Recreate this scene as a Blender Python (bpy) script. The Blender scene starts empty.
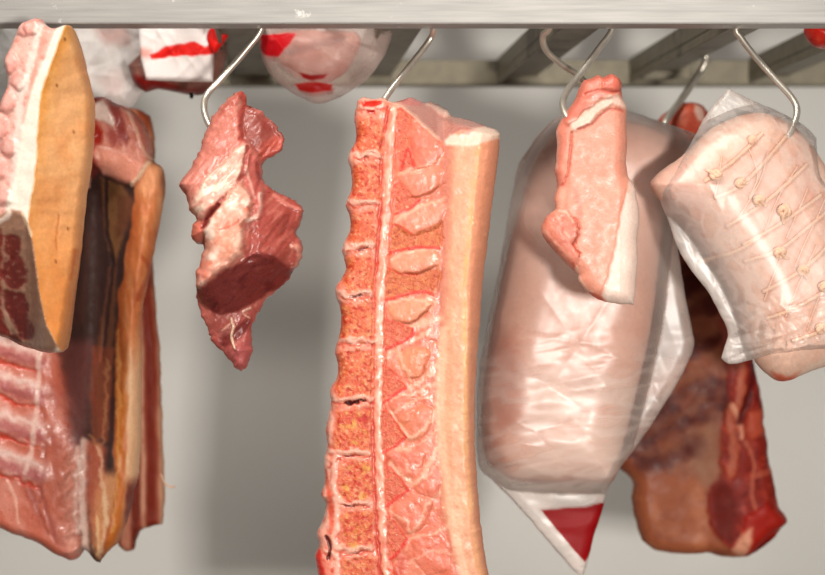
import bpy, math, random
import numpy as np
from mathutils import Vector

random.seed(4)
SC = bpy.context.scene
COL = SC.collection
SAT, GAIN = 1.04, np.array([0.77, 0.73, 0.70])    # deeper, warmer flesh
K = 0.45 / 825.0          # metres per picture pixel at one metre (80 mm lens, 36 mm sensor)
CX, CY = 412.5, 287.5


def W(px, py, d):
    return ((px - CX) * K * d, d, (CY - py) * K * d)


# ------------------------------------------------------------------ noise
_rng = np.random.RandomState(11)
_perm = np.concatenate([_rng.permutation(256)] * 3)
_g3 = _rng.normal(size=(256, 3))
_g3 /= np.linalg.norm(_g3, axis=1)[:, None]


def perlin(x, y, z=0.0):
    x, y, z = np.broadcast_arrays(np.asarray(x, float), np.asarray(y, float), np.asarray(z, float))
    xi, yi, zi = np.floor(x).astype(int), np.floor(y).astype(int), np.floor(z).astype(int)
    xf, yf, zf = x - xi, y - yi, z - zi
    xi, yi, zi = xi & 255, yi & 255, zi & 255
    f = lambda t: t * t * t * (t * (t * 6 - 15) + 10)
    u, v, w = f(xf), f(yf), f(zf)

    def g(a, b, c):
        h = _perm[_perm[_perm[(xi + a) & 255] + ((yi + b) & 255)] + ((zi + c) & 255)]
        v3 = _g3[h]
        return v3[..., 0] * (xf - a) + v3[..., 1] * (yf - b) + v3[..., 2] * (zf - c)
    l = lambda a, b, t: a + t * (b - a)
    return 1.5 * l(l(l(g(0, 0, 0), g(1, 0, 0), u), l(g(0, 1, 0), g(1, 1, 0), u), v),
                   l(l(g(0, 0, 1), g(1, 0, 1), u), l(g(0, 1, 1), g(1, 1, 1), u), v), w)


def fbm(x, y, z=0.0, o=4):
    s, a, t = 0, 1.0, 0.0
    for i in range(o):
        s = s + a * perlin(x * 2 ** i + 17.3 * i, y * 2 ** i - 9.1 * i, z + 5.7 * i)
        t += a
        a *= 0.5
    return s / t


def sstep(a, b, x):
    t = np.clip((x - a) / (b - a), 0, 1)
    return t * t * (3 - 2 * t)


def lerp1(x, pts):
    p = np.array(pts, float)
    return np.interp(x, p[:, 0], p[:, 1])


def line_dist(px, py, pts, closed=False, want_t=False):
    p = np.array(pts, float)
    if closed:
        p = np.vstack([p, p[:1]])
    best = np.full(px.shape, 1e9)
    bt = np.zeros(px.shape)
    n = len(p) - 1
    for i in range(n):
        a, b = p[i], p[i + 1]
        ab = b - a
        L2 = max(ab @ ab, 1e-9)
        t = np.clip(((px - a[0]) * ab[0] + (py - a[1]) * ab[1]) / L2, 0, 1)
        dd = (px - a[0] - t * ab[0]) ** 2 + (py - a[1] - t * ab[1]) ** 2
        m = dd < best
        best = np.where(m, dd, best)
        if want_t:
            bt = np.where(m, (i + t) / n, bt)
    best = np.sqrt(best)
    return (best, bt) if want_t else best


def poly_sd(px, py, poly):
    """signed distance to a polygon, positive inside"""
    d = line_dist(px, py, poly, True)
    ins = np.zeros(px.shape, bool)
    p = np.array(poly, float)
    j = len(p) - 1
    for i in range(len(p)):
        xi, yi, xj, yj = p[i, 0], p[i, 1], p[j, 0], p[j, 1]
        c = ((yi > py) != (yj > py)) & (px < (xj - xi) * (py - yi) / ((yj - yi) if yj != yi else 1e-9) + xi)
        ins ^= c
        j = i
    return np.where(ins, d, -d)


def smooth_poly(pts, n=8, closed=False):
    """Catmull-Rom through points"""
    p = [np.array(q, float) for q in pts]
    m = len(p)
    out = []
    rng = range(m) if closed else range(m - 1)
    for i in rng:
        if closed:
            a, b, c, d = p[(i - 1) % m], p[i], p[(i + 1) % m], p[(i + 2) % m]
        else:
            a, b, c, d = p[max(i - 1, 0)], p[i], p[i + 1], p[min(i + 2, m - 1)]
        for k in range(n):
            t = k / n
            out.append(0.5 * (2 * b + (c - a) * t + (2 * a - 5 * b + 4 * c - d) * t * t + (3 * b - a - 3 * c + d) * t ** 3))
    if not closed:
        out.append(p[-1])
    return np.array(out)


# ------------------------------------------------------------------ materials
def s2l(c):
    c = np.clip(np.asarray(c, float), 0, 1)
    return np.where(c <= 0.04045, c / 12.92, ((c + 0.055) / 1.055) ** 2.4)


def hexc(r, g, b):
    return tuple(s2l(np.array([r, g, b]) / 255.0)) + (1.0,)


def new_mat(name):
    m = bpy.data.materials.new(name)
    m.use_nodes = True
    nt = m.node_tree
    nt.nodes.clear()
    return m, nt, nt.nodes, nt.links


def mat_flesh(name, spec=0.5, bump=0.35, grain=420.0, vary=0.18, coat=0.0):
    """wet flesh, fat and bone: albedo and gloss from the mesh's own pattern, fine grain from noise"""
    m, nt, N, L = new_mat(name)
    out = N.new('ShaderNodeOutputMaterial')
    b = N.new('ShaderNodeBsdfPrincipled')
    at = N.new('ShaderNodeAttribute'); at.attribute_name = 'Col'
    tc = N.new('ShaderNodeTexCoord')
    n1 = N.new('ShaderNodeTexNoise'); n1.inputs['Scale'].default_value = grain; n1.inputs['Detail'].default_value = 4
    n2 = N.new('ShaderNodeTexNoise'); n2.inputs['Scale'].default_value = grain * 0.3; n2.inputs['Detail'].default_value = 5
    L.new(tc.outputs['Object'], n1.inputs['Vector']); L.new(tc.outputs['Object'], n2.inputs['Vector'])
    mr = N.new('ShaderNodeMapRange')
    mr.inputs['From Min'].default_value = 0.3; mr.inputs['From Max'].default_value = 0.7
    mr.inputs['To Min'].default_value = 1 - vary; mr.inputs['To Max'].default_value = 1 + vary * 0.7
    L.new(n1.outputs['Fac'], mr.inputs['Value'])
    mx = N.new('ShaderNodeVectorMath'); mx.operation = 'SCALE'
    L.new(at.outputs['Color'], mx.inputs[0]); L.new(mr.outputs['Result'], mx.inputs['Scale'])
    L.new(mx.outputs['Vector'], b.inputs['Base Color'])
    r = N.new('ShaderNodeMapRange'); r.inputs['From Min'].default_value = 0.35; r.inputs['From Max'].default_value = 0.65
    r.inputs['To Min'].default_value = -0.1; r.inputs['To Max'].default_value = 0.12
    L.new(n2.outputs['Fac'], r.inputs['Value'])
    ad = N.new('ShaderNodeMath'); ad.operation = 'ADD'; ad.use_clamp = True
    L.new(at.outputs['Alpha'], ad.inputs[0]); L.new(r.outputs['Result'], ad.inputs[1])
    L.new(ad.outputs[0], b.inputs['Roughness'])
    b.inputs['Specular IOR Level'].default_value = spec
    b.inputs['Coat Weight'].default_value = coat
    b.inputs['Coat Roughness'].default_value = 0.25
    mixn = N.new('ShaderNodeMath'); mixn.operation = 'ADD'
    L.new(n1.outputs['Fac'], mixn.inputs[0]); L.new(n2.outputs['Fac'], mixn.inputs[1])
    bp = N.new('ShaderNodeBump'); bp.inputs['Strength'].default_value = bump; bp.inputs['Distance'].default_value = 0.0012
    L.new(mixn.outputs[0], bp.inputs['Height']); L.new(bp.outputs['Normal'], b.inputs['Normal'])
    L.new(b.outputs['BSDF'], out.inputs['Surface'])
    return m


def mat_film(name, rough=0.3, gain=0.5, gloss=0.16):
    """thin polythene film: 'Col' alpha is how milky the film (or its print, or painted-in sheen) is"""
    m, nt, N, L = new_mat(name)
    out = N.new('ShaderNodeOutputMaterial')
    at = N.new('ShaderNodeAttribute'); at.attribute_name = 'Col'
    tr = N.new('ShaderNodeBsdfTransparent')
    df = N.new('ShaderNodeBsdfDiffuse'); tl = N.new('ShaderNodeBsdfTranslucent')
    gl = N.new('ShaderNodeBsdfGlossy'); gl.inputs['Roughness'].default_value = rough
    L.new(at.outputs['Color'], df.inputs['Color']); L.new(at.outputs['Color'], tl.inputs['Color'])
    m1 = N.new('ShaderNodeMixShader'); m1.inputs[0].default_value = 0.2
    L.new(df.outputs[0], m1.inputs[1]); L.new(tl.outputs[0], m1.inputs[2])
    lw = N.new('ShaderNodeLayerWeight'); lw.inputs['Blend'].default_value = 0.35
    fa = N.new('ShaderNodeMath'); fa.operation = 'MULTIPLY_ADD'; fa.use_clamp = True
    L.new(lw.outputs['Facing'], fa.inputs[0]); fa.inputs[1].default_value = 0.30 * gain
    L.new(at.outputs['Alpha'], fa.inputs[2])
    m2 = N.new('ShaderNodeMixShader')
    L.new(fa.outputs[0], m2.inputs[0]); L.new(tr.outputs[0], m2.inputs[1]); L.new(m1.outputs[0], m2.inputs[2])
    fr = N.new('ShaderNodeFresnel'); fr.inputs['IOR'].default_value = 1.5
    ff = N.new('ShaderNodeMath'); ff.operation = 'MULTIPLY'; L.new(fr.outputs[0], ff.inputs[0]); ff.inputs[1].default_value = gloss * 4
    ff.use_clamp = True
    m3 = N.new('ShaderNodeMixShader')
    L.new(ff.outputs[0], m3.inputs[0]); L.new(m2.outputs[0], m3.inputs[1]); L.new(gl.outputs[0], m3.inputs[2])
    L.new(m3.outputs[0], out.inputs['Surface'])
    return m


def mat_metal(name, col, rough, metal=1.0, brush=(2, 2, 2), amt=0.12, bump=0.05, scale=60, wear=None):
    m, nt, N, L = new_mat(name)
    out = N.new('ShaderNodeOutputMaterial'); b = N.new('ShaderNodeBsdfPrincipled')
    tc = N.new('ShaderNodeTexCoord'); mp = N.new('ShaderNodeMapping'); mp.inputs['Scale'].default_value = brush
    L.new(tc.outputs['Object'], mp.inputs['Vector'])
    n = N.new('ShaderNodeTexNoise'); n.inputs['Scale'].default_value = scale; n.inputs['Detail'].default_value = 6
    L.new(mp.outputs['Vector'], n.inputs['Vector'])
    rp = N.new('ShaderNodeValToRGB')
    c = np.array(col[:3])
    rp.color_ramp.elements[0].position = 0.3; rp.color_ramp.elements[0].color = tuple(c * (1 - amt)) + (1,)
    rp.color_ramp.elements[1].position = 0.7; rp.color_ramp.elements[1].color = tuple(np.clip(c * (1 + amt), 0, 1)) + (1,)
    L.new(n.outputs['Fac'], rp.inputs['Fac'])
    src = rp.outputs['Color']
    if wear:
        n3 = N.new('ShaderNodeTexNoise'); n3.inputs['Scale'].default_value = wear[1]; n3.inputs['Detail'].default_value = 8
        n3.inputs['Roughness'].default_value = 0.7
        L.new(tc.outputs['Object'], n3.inputs['Vector'])
        rr = N.new('ShaderNodeValToRGB'); rr.color_ramp.elements[0].position = wear[2]; rr.color_ramp.elements[1].position = wear[2] + 0.06
        L.new(n3.outputs['Fac'], rr.inputs['Fac'])
        mx = N.new('ShaderNodeMix'); mx.data_type = 'RGBA'
        L.new(rr.outputs['Color'], mx.inputs['Factor']); L.new(src, mx.inputs[6]); mx.inputs[7].default_value = wear[0]
        src = mx.outputs[2]
    L.new(src, b.inputs['Base Color'])
    b.inputs['Metallic'].default_value = metal
    b.inputs['Roughness'].default_value = rough
    bp = N.new('ShaderNodeBump'); bp.inputs['Strength'].default_value = bump; bp.inputs['Distance'].default_value = 0.001
    L.new(n.outputs['Fac'], bp.inputs['Height']); L.new(bp.outputs['Normal'], b.inputs['Normal'])
    L.new(b.outputs[0], out.inputs['Surface'])
    return m


M_FLESH = mat_flesh('flesh', spec=0.45, bump=0.22, vary=0.1)
M_SOFT = mat_flesh('fat_and_skin', spec=0.4, bump=0.2, grain=300, vary=0.08)
M_BONE = mat_flesh('cut_bone', spec=0.5, bump=0.7, grain=600, vary=0.16)
M_DARK = mat_flesh('aged_flesh', spec=0.15, bump=0.12, grain=130, vary=0.06)
M_FILM = mat_film('clear_film')
M_PRINT = mat_film('printed_film', rough=0.45, gain=0.5, gloss=0.07)
M_RAIL = mat_metal('rail_steel', hexc(158, 155, 151), 0.42, 0.35, (0.3, 6, 6), 0.14, 0.08, 40, wear=(hexc(214, 210, 204), 22, 0.62))
M_FRAME = mat_metal('frame_steel', hexc(116, 108, 90), 0.5, 0.3, (2, 2, 2), 0.18, 0.1, 25, wear=(hexc(78, 70, 58), 9, 0.56))
M_HOOK = mat_metal('hook_steel', hexc(214, 206, 192), 0.34, 0.8, (1, 1, 1), 0.1, 0.05, 80)
M_STRING = mat_metal('cotton_string', hexc(226, 184, 156), 0.85, 0.0, (1, 1, 1), 0.15, 0.6, 500)


# ------------------------------------------------------------------ object helpers
def tag(o, label=None, cat=None, group=None, kind=None):
    for k, v in (('label', label), ('category', cat), ('group', group), ('kind', kind)):
        if v:
            o[k] = v
    return o


def thing(name, label, cat, loc, group=None):
    o = bpy.data.objects.new(name, None)
    o.empty_display_size = 0.05
    COL.objects.link(o)
    o.location = loc
    return tag(o, label, cat, group)


def make_mesh(name, co, faces, mat, parent=None, col=None, smooth=True):
    """co in world metres; stored relative to the parent's location"""
    co = np.asarray(co, float)
    off = np.zeros(3)
    p = parent
    while p is not None:
        off += np.array(p.location)
        p = p.parent
    me = bpy.data.meshes.new(name)
    if isinstance(faces, np.ndarray):
        nf = len(faces)
        me.vertices.add(len(co)); me.vertices.foreach_set('co', (co - off).astype(np.float32).ravel())
        me.loops.add(nf * 4); me.loops.foreach_set('vertex_index', faces.astype(np.int32).ravel())
        me.polygons.add(nf); me.polygons.foreach_set('loop_start', np.arange(0, nf * 4, 4, dtype=np.int32))
        me.update(calc_edges=True)
        me.validate()
    else:
        me.from_pydata([tuple(c) for c in (co - off)], [], faces)
        me.update()
    if smooth:
        me.polygons.foreach_set('use_smooth', np.ones(len(me.polygons), bool))
    if col is not None:
        at = me.color_attributes.new('Col', 'FLOAT_COLOR', 'POINT')
        at.data.foreach_set('color', np.asarray(col, np.float32).ravel())
    me.materials.append(mat)
    o = bpy.data.objects.new(name, me)
    COL.objects.link(o)
    if parent is not None:
        o.parent = parent
    return o


class Paint:
    """albedo (sRGB 0..255), roughness, relief (mm towards the viewer) and part number of every point of one surface"""
    def __init__(s, px, py, rgb, rough=0.4):
        s.px, s.py = px, py
        n = px.shape
        s.c = np.empty(n + (3,)); s.c[:] = rgb
        s.r = np.full(n, float(rough))
        s.h = np.zeros(n)
        s.lab = np.zeros(n, int)
        s.a = np.zeros(n)

    def warp(s, amp, scale, seed=0.0):
        if amp == 0:
            return s.px, s.py
        return (s.px + amp * fbm(s.px / scale, s.py / scale, 3.3 + seed, 3),
                s.py + amp * fbm(s.px / scale, s.py / scale, 9.9 + seed, 3))

    def mix(s, m, rgb, rough=None, h=0.0):
        s.c += (np.array(rgb, float) - s.c) * m[..., None]
        if rough is not None:
            s.r += (rough - s.r) * m
        s.h += h * m

    def fill(s, poly, rgb=None, soft=2.0, a=1.0, h=0.0, rough=None, warp=3.0, ws=14.0, lab=None, dome=None, smooth=False):
        if smooth:
            poly = smooth_poly(poly, 6, True)
        x, y = s.warp(warp, ws, len(poly))
        sd = poly_sd(x, y, poly)
        m = sstep(-soft, soft, sd) * a
        if rgb is not None:
            s.mix(m, rgb, rough, 0)
        s.h += h * m
        if dome:
            s.h += dome[0] * np.sqrt(1 - (1 - np.clip(sd / dome[1], 0, 1)) ** 2)
        if lab is not None:
            s.lab[sd > 0] = lab
        return m

    def line(s, pts, w, rgb, a=1.0, soft=None, h=0.0, warp=2.0, ws=10.0, rough=None, lab=None, taper=False):
        x, y = s.warp(warp, ws, len(pts) * 1.7)
        p = smooth_poly(pts, 5) if len(pts) > 2 else pts
        d, t = line_dist(x, y, p, want_t=True)
        ww = w * (0.35 + 0.65 * np.sin(np.pi * np.clip(t, 0.02, 0.98))) if taper else w
        soft = soft if soft is not None else w * 0.6
        m = (1 - sstep(ww - soft, ww + soft, d)) * a
        s.mix(m, rgb, rough, h)
        if lab is not None:
            s.lab[d < w] = lab
        return m

    def grain(s, scale, rgb, a=0.5, m=None, seed=0.0, lo=0.0, hi=0.4, ax=1.0, ay=1.0, ang=0.0, h=0.0, o=4):
        ca, sa = math.cos(ang), math.sin(ang)
        u = (s.px * ca + s.py * sa) / scale / ax
        v = (-s.px * sa + s.py * ca) / scale / ay
        n = sstep(lo, hi, fbm(u, v, 21 + seed, o)) * a
        if m is not None:
            n = n * m
        s.mix(n, rgb, None, h)
        return n


def coons(L, T, R, B, step):
    def par(p, wx, wy):
        p = np.array(p, float)
        d = np.abs(np.diff(p, axis=0))
        c = np.concatenate([[0], np.cumsum(d[:, 0] * wx + d[:, 1] * wy + 1e-6)])
        return p, c / c[-1], np.sum(np.hypot(*np.diff(p, axis=0).T))
    L, lt, ll = par(L, 0.25, 1); R, rt, rl = par(R, 0.25, 1)
    T, tt, tl = par(T, 1, 0.25); B, bt, bl = par(B, 1, 0.25)
    nv = max(6, int(max(ll, rl) / step)); 
    wid = max(np.max(np.abs(np.interp(np.linspace(0, 1, 40), rt, R[:, 0]) - np.interp(np.linspace(0, 1, 40), lt, L[:, 0]))), tl, bl)
    nu = max(6, int(wid / step))
    u = np.linspace(0, 1, nu + 1)[None, :]; v = np.linspace(0, 1, nv + 1)[:, None]
    out = []
    for k in (0, 1):
        l = np.interp(v, lt, L[:, k]); r = np.interp(v, rt, R[:, k])
        t = np.interp(u, tt, T[:, k]); b = np.interp(u, bt, B[:, k])
        c = ((1 - u) * (1 - v) * L[0, k] + u * (1 - v) * T[-1, k] + (1 - u) * v * B[0, k] + u * v * B[-1, k])
        out.append((1 - v) * t + v * b + (1 - u) * l + u * r - c)
    return out[0], out[1]


def dome(dist, r, p=2.0):
    return (1 - (1 - np.clip(dist / r, 0, 1)) ** p) ** (1 / p)


def split_parts(lab, names, mats, labels, least=60):
    """every connected patch of a part number becomes a part of its own; specks go back to the body"""
    nv, nu = lab.shape
    out = np.zeros((nv, nu), int)
    names, mats, labels = dict(names), dict(mats), dict(labels or {})
    seen = lab == 0
    seen = seen.copy()
    nxt = max(names) + 1
    used = set()
    for i, j in zip(*np.nonzero(~seen)):
        if seen[i, j]:
            continue
        k = lab[i, j]
        st = [(i, j)]; seen[i, j] = True; cells = []
        while st:
            a, b = st.pop(); cells.append((a, b))
            for c, d in ((a + 1, b), (a - 1, b), (a, b + 1), (a, b - 1)):
                if 0 <= c < nv and 0 <= d < nu and not seen[c, d] and lab[c, d] == k:
                    seen[c, d] = True; st.append((c, d))
        if len(cells) < least:
            continue
        kk = k
        if k in used:
            kk = nxt; nxt += 1
            names[kk], mats[kk] = names[k], mats[k]
            if k in labels:
                labels[kk] = labels[k]
        used.add(k)
        c = np.array(cells)
        out[c[:, 0], c[:, 1]] = kk
    return out, names, mats, labels


class Slab:
    """a closed body between a front and a back skin that meet on the outline L (down), T (across), R (down), B (across)"""
    def __init__(s, L, T, R, B, d, step=1.5, edge_noise=0.0, en_scale=12.0, smooth=True):
        if smooth:
            L, T, R, B = [smooth_poly(q, 5) if len(q) > 2 else np.array(q, float) for q in (L, T, R, B)]
        s.px, s.py = coons(L, T, R, B, step)
        if edge_noise:
            nx = edge_noise * fbm(s.px / en_scale, s.py / en_scale, 77.0, 3)
            ny = edge_noise * fbm(s.px / en_scale, s.py / en_scale, 99.0, 3)
            s.px = s.px + nx; s.py = s.py + ny
        s.d = d
        X, Y = s.px, s.py
        bx = np.concatenate([X[0], X[1:, -1], X[-1, -2::-1], X[-2:0:-1, 0]])
        by = np.concatenate([Y[0], Y[1:, -1], Y[-1, -2::-1], Y[-2:0:-1, 0]])
        q = max(1, int(4 / step))
        s.outline = np.stack([bx[::q], by[::q]], 1)
        s.dist = line_dist(X, Y, s.outline, True)
        s.dist[0] = s.dist[-1] = 0; s.dist[:, 0] = 0; s.dist[:, -1] = 0
        s.paint = None

    def build(s, front, back, base=0.0, paint=None, names=None, mats=None, parent=None, relief_r=6.0, film=False, labels=None, through=()):
        """front/back/base in mm (arrays or numbers); relief from the paint fades out at the outline"""
        X, Y = s.px, s.py
        P = paint
        fade = np.clip(s.dist / relief_r, 0, 1)
        f = np.broadcast_to(front, X.shape) + P.h * fade
        bk = np.broadcast_to(back, X.shape)
        edge = s.dist <= 1e-6
        yf = s.d + (base - np.where(edge, 0, f)) * 0.001
        yb = s.d + (base + np.where(edge, 0, bk)) * 0.001
        yf = np.minimum(yf, yb)
        s.yf = yf
        nv, nu = X.shape
        db = s.d + np.broadcast_to(base, X.shape) * 0.001
        s.db = db
        xw = (X - CX) * K * db; zw = (CY - Y) * K * db
        F = np.stack([xw, np.broadcast_to(yf, X.shape), zw], -1).reshape(-1, 3)
        Bk = np.stack([xw, np.broadcast_to(yb, X.shape), zw], -1).reshape(-1, 3)
        idx = np.arange(nv * nu).reshape(nv, nu)
        bidx = np.where(edge, idx, idx + nv * nu)
        ff = np.stack([idx[:-1, :-1], idx[1:, :-1], idx[1:, 1:], idx[:-1, 1:]], -1).reshape(-1, 4)
        fb = np.stack([bidx[:-1, :-1], bidx[:-1, 1:], bidx[1:, 1:], bidx[1:, :-1]], -1).reshape(-1, 4)
        co = np.vstack([F, Bk])
        rgb = s2l(np.clip(P.c, 0, 255) / 255.0)
        if not film:
            lum = (rgb @ np.array([0.3, 0.5, 0.2]))[..., None]
            rgb = np.clip(lum + (rgb - lum) * SAT, 0.003, 1) * GAIN
        al = P.a if film else np.clip(P.r, 0.05, 1)
        col = np.concatenate([rgb, al[..., None]], -1).reshape(-1, 4)
        col = np.vstack([col, col])
        lab, names, mats, labels = split_parts(P.lab[:-1, :-1], names, mats, labels)
        lb = lab if through is None else np.where(np.isin(lab, list(through)), lab, 0)
        lab2 = np.concatenate([lab.reshape(-1), lb.reshape(-1)])
        faces = np.vstack([ff, fb])
        keep = ~((faces[:, 0] == faces[:, 1]) | (faces[:, 1] == faces[:, 2]) | (faces[:, 2] == faces[:, 3]) | (faces[:, 3] == faces[:, 0]))
        faces, lab2 = faces[keep], lab2[keep]
        objs = []
        for k in sorted(set(lab2.tolist())):
            fk = faces[lab2 == k]
            used = np.unique(fk)
            if len(fk) < 12:
                continue
            mp = np.zeros(len(co), int); mp[used] = np.arange(len(used))
            nm = names[k] if isinstance(names, (list, dict)) else names
            mt = mats[k] if isinstance(mats, (list, dict)) else mats
            o = make_mesh(nm, co[used], mp[fk], mt, parent, col[used])
            if labels and k in labels:
                o['label'] = labels[k]
            objs.append(o)
        return objs

    def at(s, px, py, lift=0.0):
        """world point of the front skin at a picture point"""
        i = np.argmin((s.px - px) ** 2 + (s.py - py) ** 2)
        q = s.db.ravel()[i]
        return ((px - CX) * K * q, s.yf.ravel()[i] - lift, (CY - py) * K * q)


def tube_arrays(pts, r, n=10, sub=6, closed=False):
    P = smooth_poly(pts, sub) if len(pts) > 2 else np.array(pts, float)
    rr = np.interp(np.linspace(0, 1, len(P)), np.linspace(0, 1, len(r)), r) if isinstance(r, (list, tuple)) else np.full(len(P), r)
    T = np.gradient(P, axis=0); T /= np.linalg.norm(T, axis=1)[:, None] + 1e-12
    up = np.array([0.13, 0.9, 0.31]); co = []
    nrm = np.cross(T[0], up); nrm /= np.linalg.norm(nrm)
    for i in range(len(P)):
        nrm = nrm - T[i] * (nrm @ T[i]); nrm /= np.linalg.norm(nrm) + 1e-12
        bi = np.cross(T[i], nrm)
        for k in range(n):
            a = 2 * math.pi * k / n
            co.append(P[i] + rr[i] * (math.cos(a) * nrm + math.sin(a) * bi))
    fs = []
    for i in range(len(P) - 1):
        for k in range(n):
            fs.append((i * n + k, i * n + (k + 1) % n, (i + 1) * n + (k + 1) % n, (i + 1) * n + k))
    fs.append(tuple(range(n))[::-1]); fs.append(tuple((len(P) - 1) * n + k for k in range(n)))
    return np.array(co), fs


def tube(name, pts, r, mat, parent=None, n=10, sub=6):
    co, fs = tube_arrays(pts, r, n, sub)
    return make_mesh(name, co, fs, mat, parent)


def bevel_box(name, verts8, mat, parent, bev=0.002):
    """box from 8 corners: bottom 4 then top 4, bevelled"""
    fs = [(0, 1, 2, 3), (7, 6, 5, 4), (0, 4, 5, 1), (1, 5, 6, 2), (2, 6, 7, 3), (3, 7, 4, 0)]
    o = make_mesh(name, verts8, fs, mat, parent, smooth=False)
    import bmesh
    bm = bmesh.new(); bm.from_mesh(o.data)
    bmesh.ops.recalc_face_normals(bm, faces=bm.faces)
    bmesh.ops.bevel(bm, geom=list(bm.edges), offset=bev, segments=2, affect='EDGES', profile=0.5)
    bm.to_mesh(o.data); bm.free()
    return o


def box(x0, x1, y0, y1, z0, z1, name, mat, parent, bev=0.002):
    return bevel_box(name, [(x0, y0, z0), (x1, y0, z0), (x1, y1, z0), (x0, y1, z0), (x0, y0, z1), (x1, y0, z1), (x1, y1, z1), (x0, y1, z1)], mat, parent, bev)


# ================================================================== the room
def build_room():
    m, nt, N, L = new_mat('painted_wall')
    out = N.new('ShaderNodeOutputMaterial'); b = N.new('ShaderNodeBsdfPrincipled')
    tc = N.new('ShaderNodeTexCoord')
    n = N.new('ShaderNodeTexNoise'); n.inputs['Scale'].default_value = 260; n.inputs['Detail'].default_value = 3
    n2 = N.new('ShaderNodeTexNoise'); n2.inputs['Scale'].default_value = 1.5; n2.inputs['Detail'].default_value = 4
    L.new(tc.outputs['Object'], n.inputs['Vector']); L.new(tc.outputs['Object'], n2.inputs['Vector'])
    ad = N.new('ShaderNodeMath'); L.new(n.outputs['Fac'], ad.inputs[0]); L.new(n2.outputs['Fac'], ad.inputs[1])
    rp = N.new('ShaderNodeValToRGB')
    rp.color_ramp.elements[0].position = 0.7; rp.color_ramp.elements[0].color = hexc(214, 210, 204)
    rp.color_ramp.elements[1].position = 1.3; rp.color_ramp.elements[1].color = hexc(222, 219, 213)
    L.new(ad.outputs[0], rp.inputs['Fac']); L.new(rp.outputs['Color'], b.inputs['Base Color'])
    b.inputs['Roughness'].default_value = 0.6
    L.new(b.outputs[0], out.inputs['Surface'])
    y = WALL_Y
    o = box(-3, 3, y, y + 0.1, -1.35, 1.7, 'wall_back', m, None, 0.003); tag(o, kind='structure')
    m2 = mat_metal('floor_concrete', hexc(120, 114, 106), 0.6, 0, (1, 1, 1), 0.15, 0.2, 12)
    o = box(-3, 3, -1.2, y, -1.42, -1.35, 'floor', m2, None, 0.003); tag(o, kind='structure')


WALL_Y = 3.05
Z0 = (CY - 24) * K * 1.975      # under-edge of the rails
RH = 0.062


def build_rack():
    t = thing('hanging_rack', 'pale steel frame of rails and crossbars the hooked meat hangs from', 'rack', (0, 2.3, Z0))
    box(-0.75, 0.75, 1.975, 2.012, Z0, Z0 + RH, 'front_rail', M_RAIL, t, 0.002)
    box(-0.85, 0.85, 2.56, 2.59, Z0 - 0.001, Z0 + 0.034, 'rear_rail', M_FRAME, t, 0.0015)
    for (a, b, w) in ((238, 250, 46), (404, 372, 44), (588, 517, 46), (757, 648, 44), (905, 768, 46)):
        xa, xb, hw = (a - CX) * K * 2.0, (b - CX) * K * 2.56, w * K * 2.2 / 2
        z0, z1 = Z0 + 0.001, Z0 + 0.036
        ca = [(xa - hw, 2.012), (xa + hw, 2.012), (xb + hw, 2.56), (xb - hw, 2.56)]
        # an angle section: flat web and a folded lip along one side
        cb = bevel_box('crossbar', [(x, y, z0 + 0.010) for x, y in ca] + [(x, y, z0 + 0.014) for x, y in ca], M_FRAME, t, 0.0008)
        cl = [ca[0], (xa - hw + 0.004, 2.012), (xb - hw + 0.004, 2.56), ca[3]]
        o = bevel_box('crossbar_lip', [(x, y, z0) for x, y in cl] + [(x, y, z1) for x, y in cl], M_FRAME, cb, 0.0008)
    # corner gusset beside the bar that carries the rear hook
    xg = (672 - CX) * K * 2.5
    bevel_box('gusset_plate', [(xg - 0.04, 2.50, Z0 - 0.0), (xg + 0.025, 2.50, Z0), (xg + 0.025, 2.505, Z0), (xg - 0.04, 2.505, Z0),
                               (xg - 0.01, 2.50, Z0 + 0.055), (xg + 0.025, 2.50, Z0 + 0.055), (xg + 0.025, 2.505, Z0 + 0.055), (xg - 0.01, 2.505, Z0 + 0.055)], M_FRAME, t, 0.001)
    return t


def hook(label, pts, r=0.0037):
    """an S hook: bent steel rod, loop over the rail at the top, point in the meat below"""
    P = [W(*p) for p in pts]
    loc = P[-1]
    t = bpy.data.objects.new('tmp', None)
    co, fs = tube_arrays(P, [r] * (len(P) - 1) + [r * 0.6], 12, 8)
    co = co - np.array(loc)
    me = bpy.data.meshes.new('meat_hook'); me.from_pydata([tuple(c) for c in co], [], fs); me.update()
    me.polygons.foreach_set('use_smooth', np.ones(len(me.polygons), bool))
    me.materials.append(M_HOOK)
    o = bpy.data.objects.new('meat_hook', me); COL.objects.link(o); o.location = loc
    bpy.data.objects.remove(t)
    return tag(o, label, 'hook', 'steel meat hooks')


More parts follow.
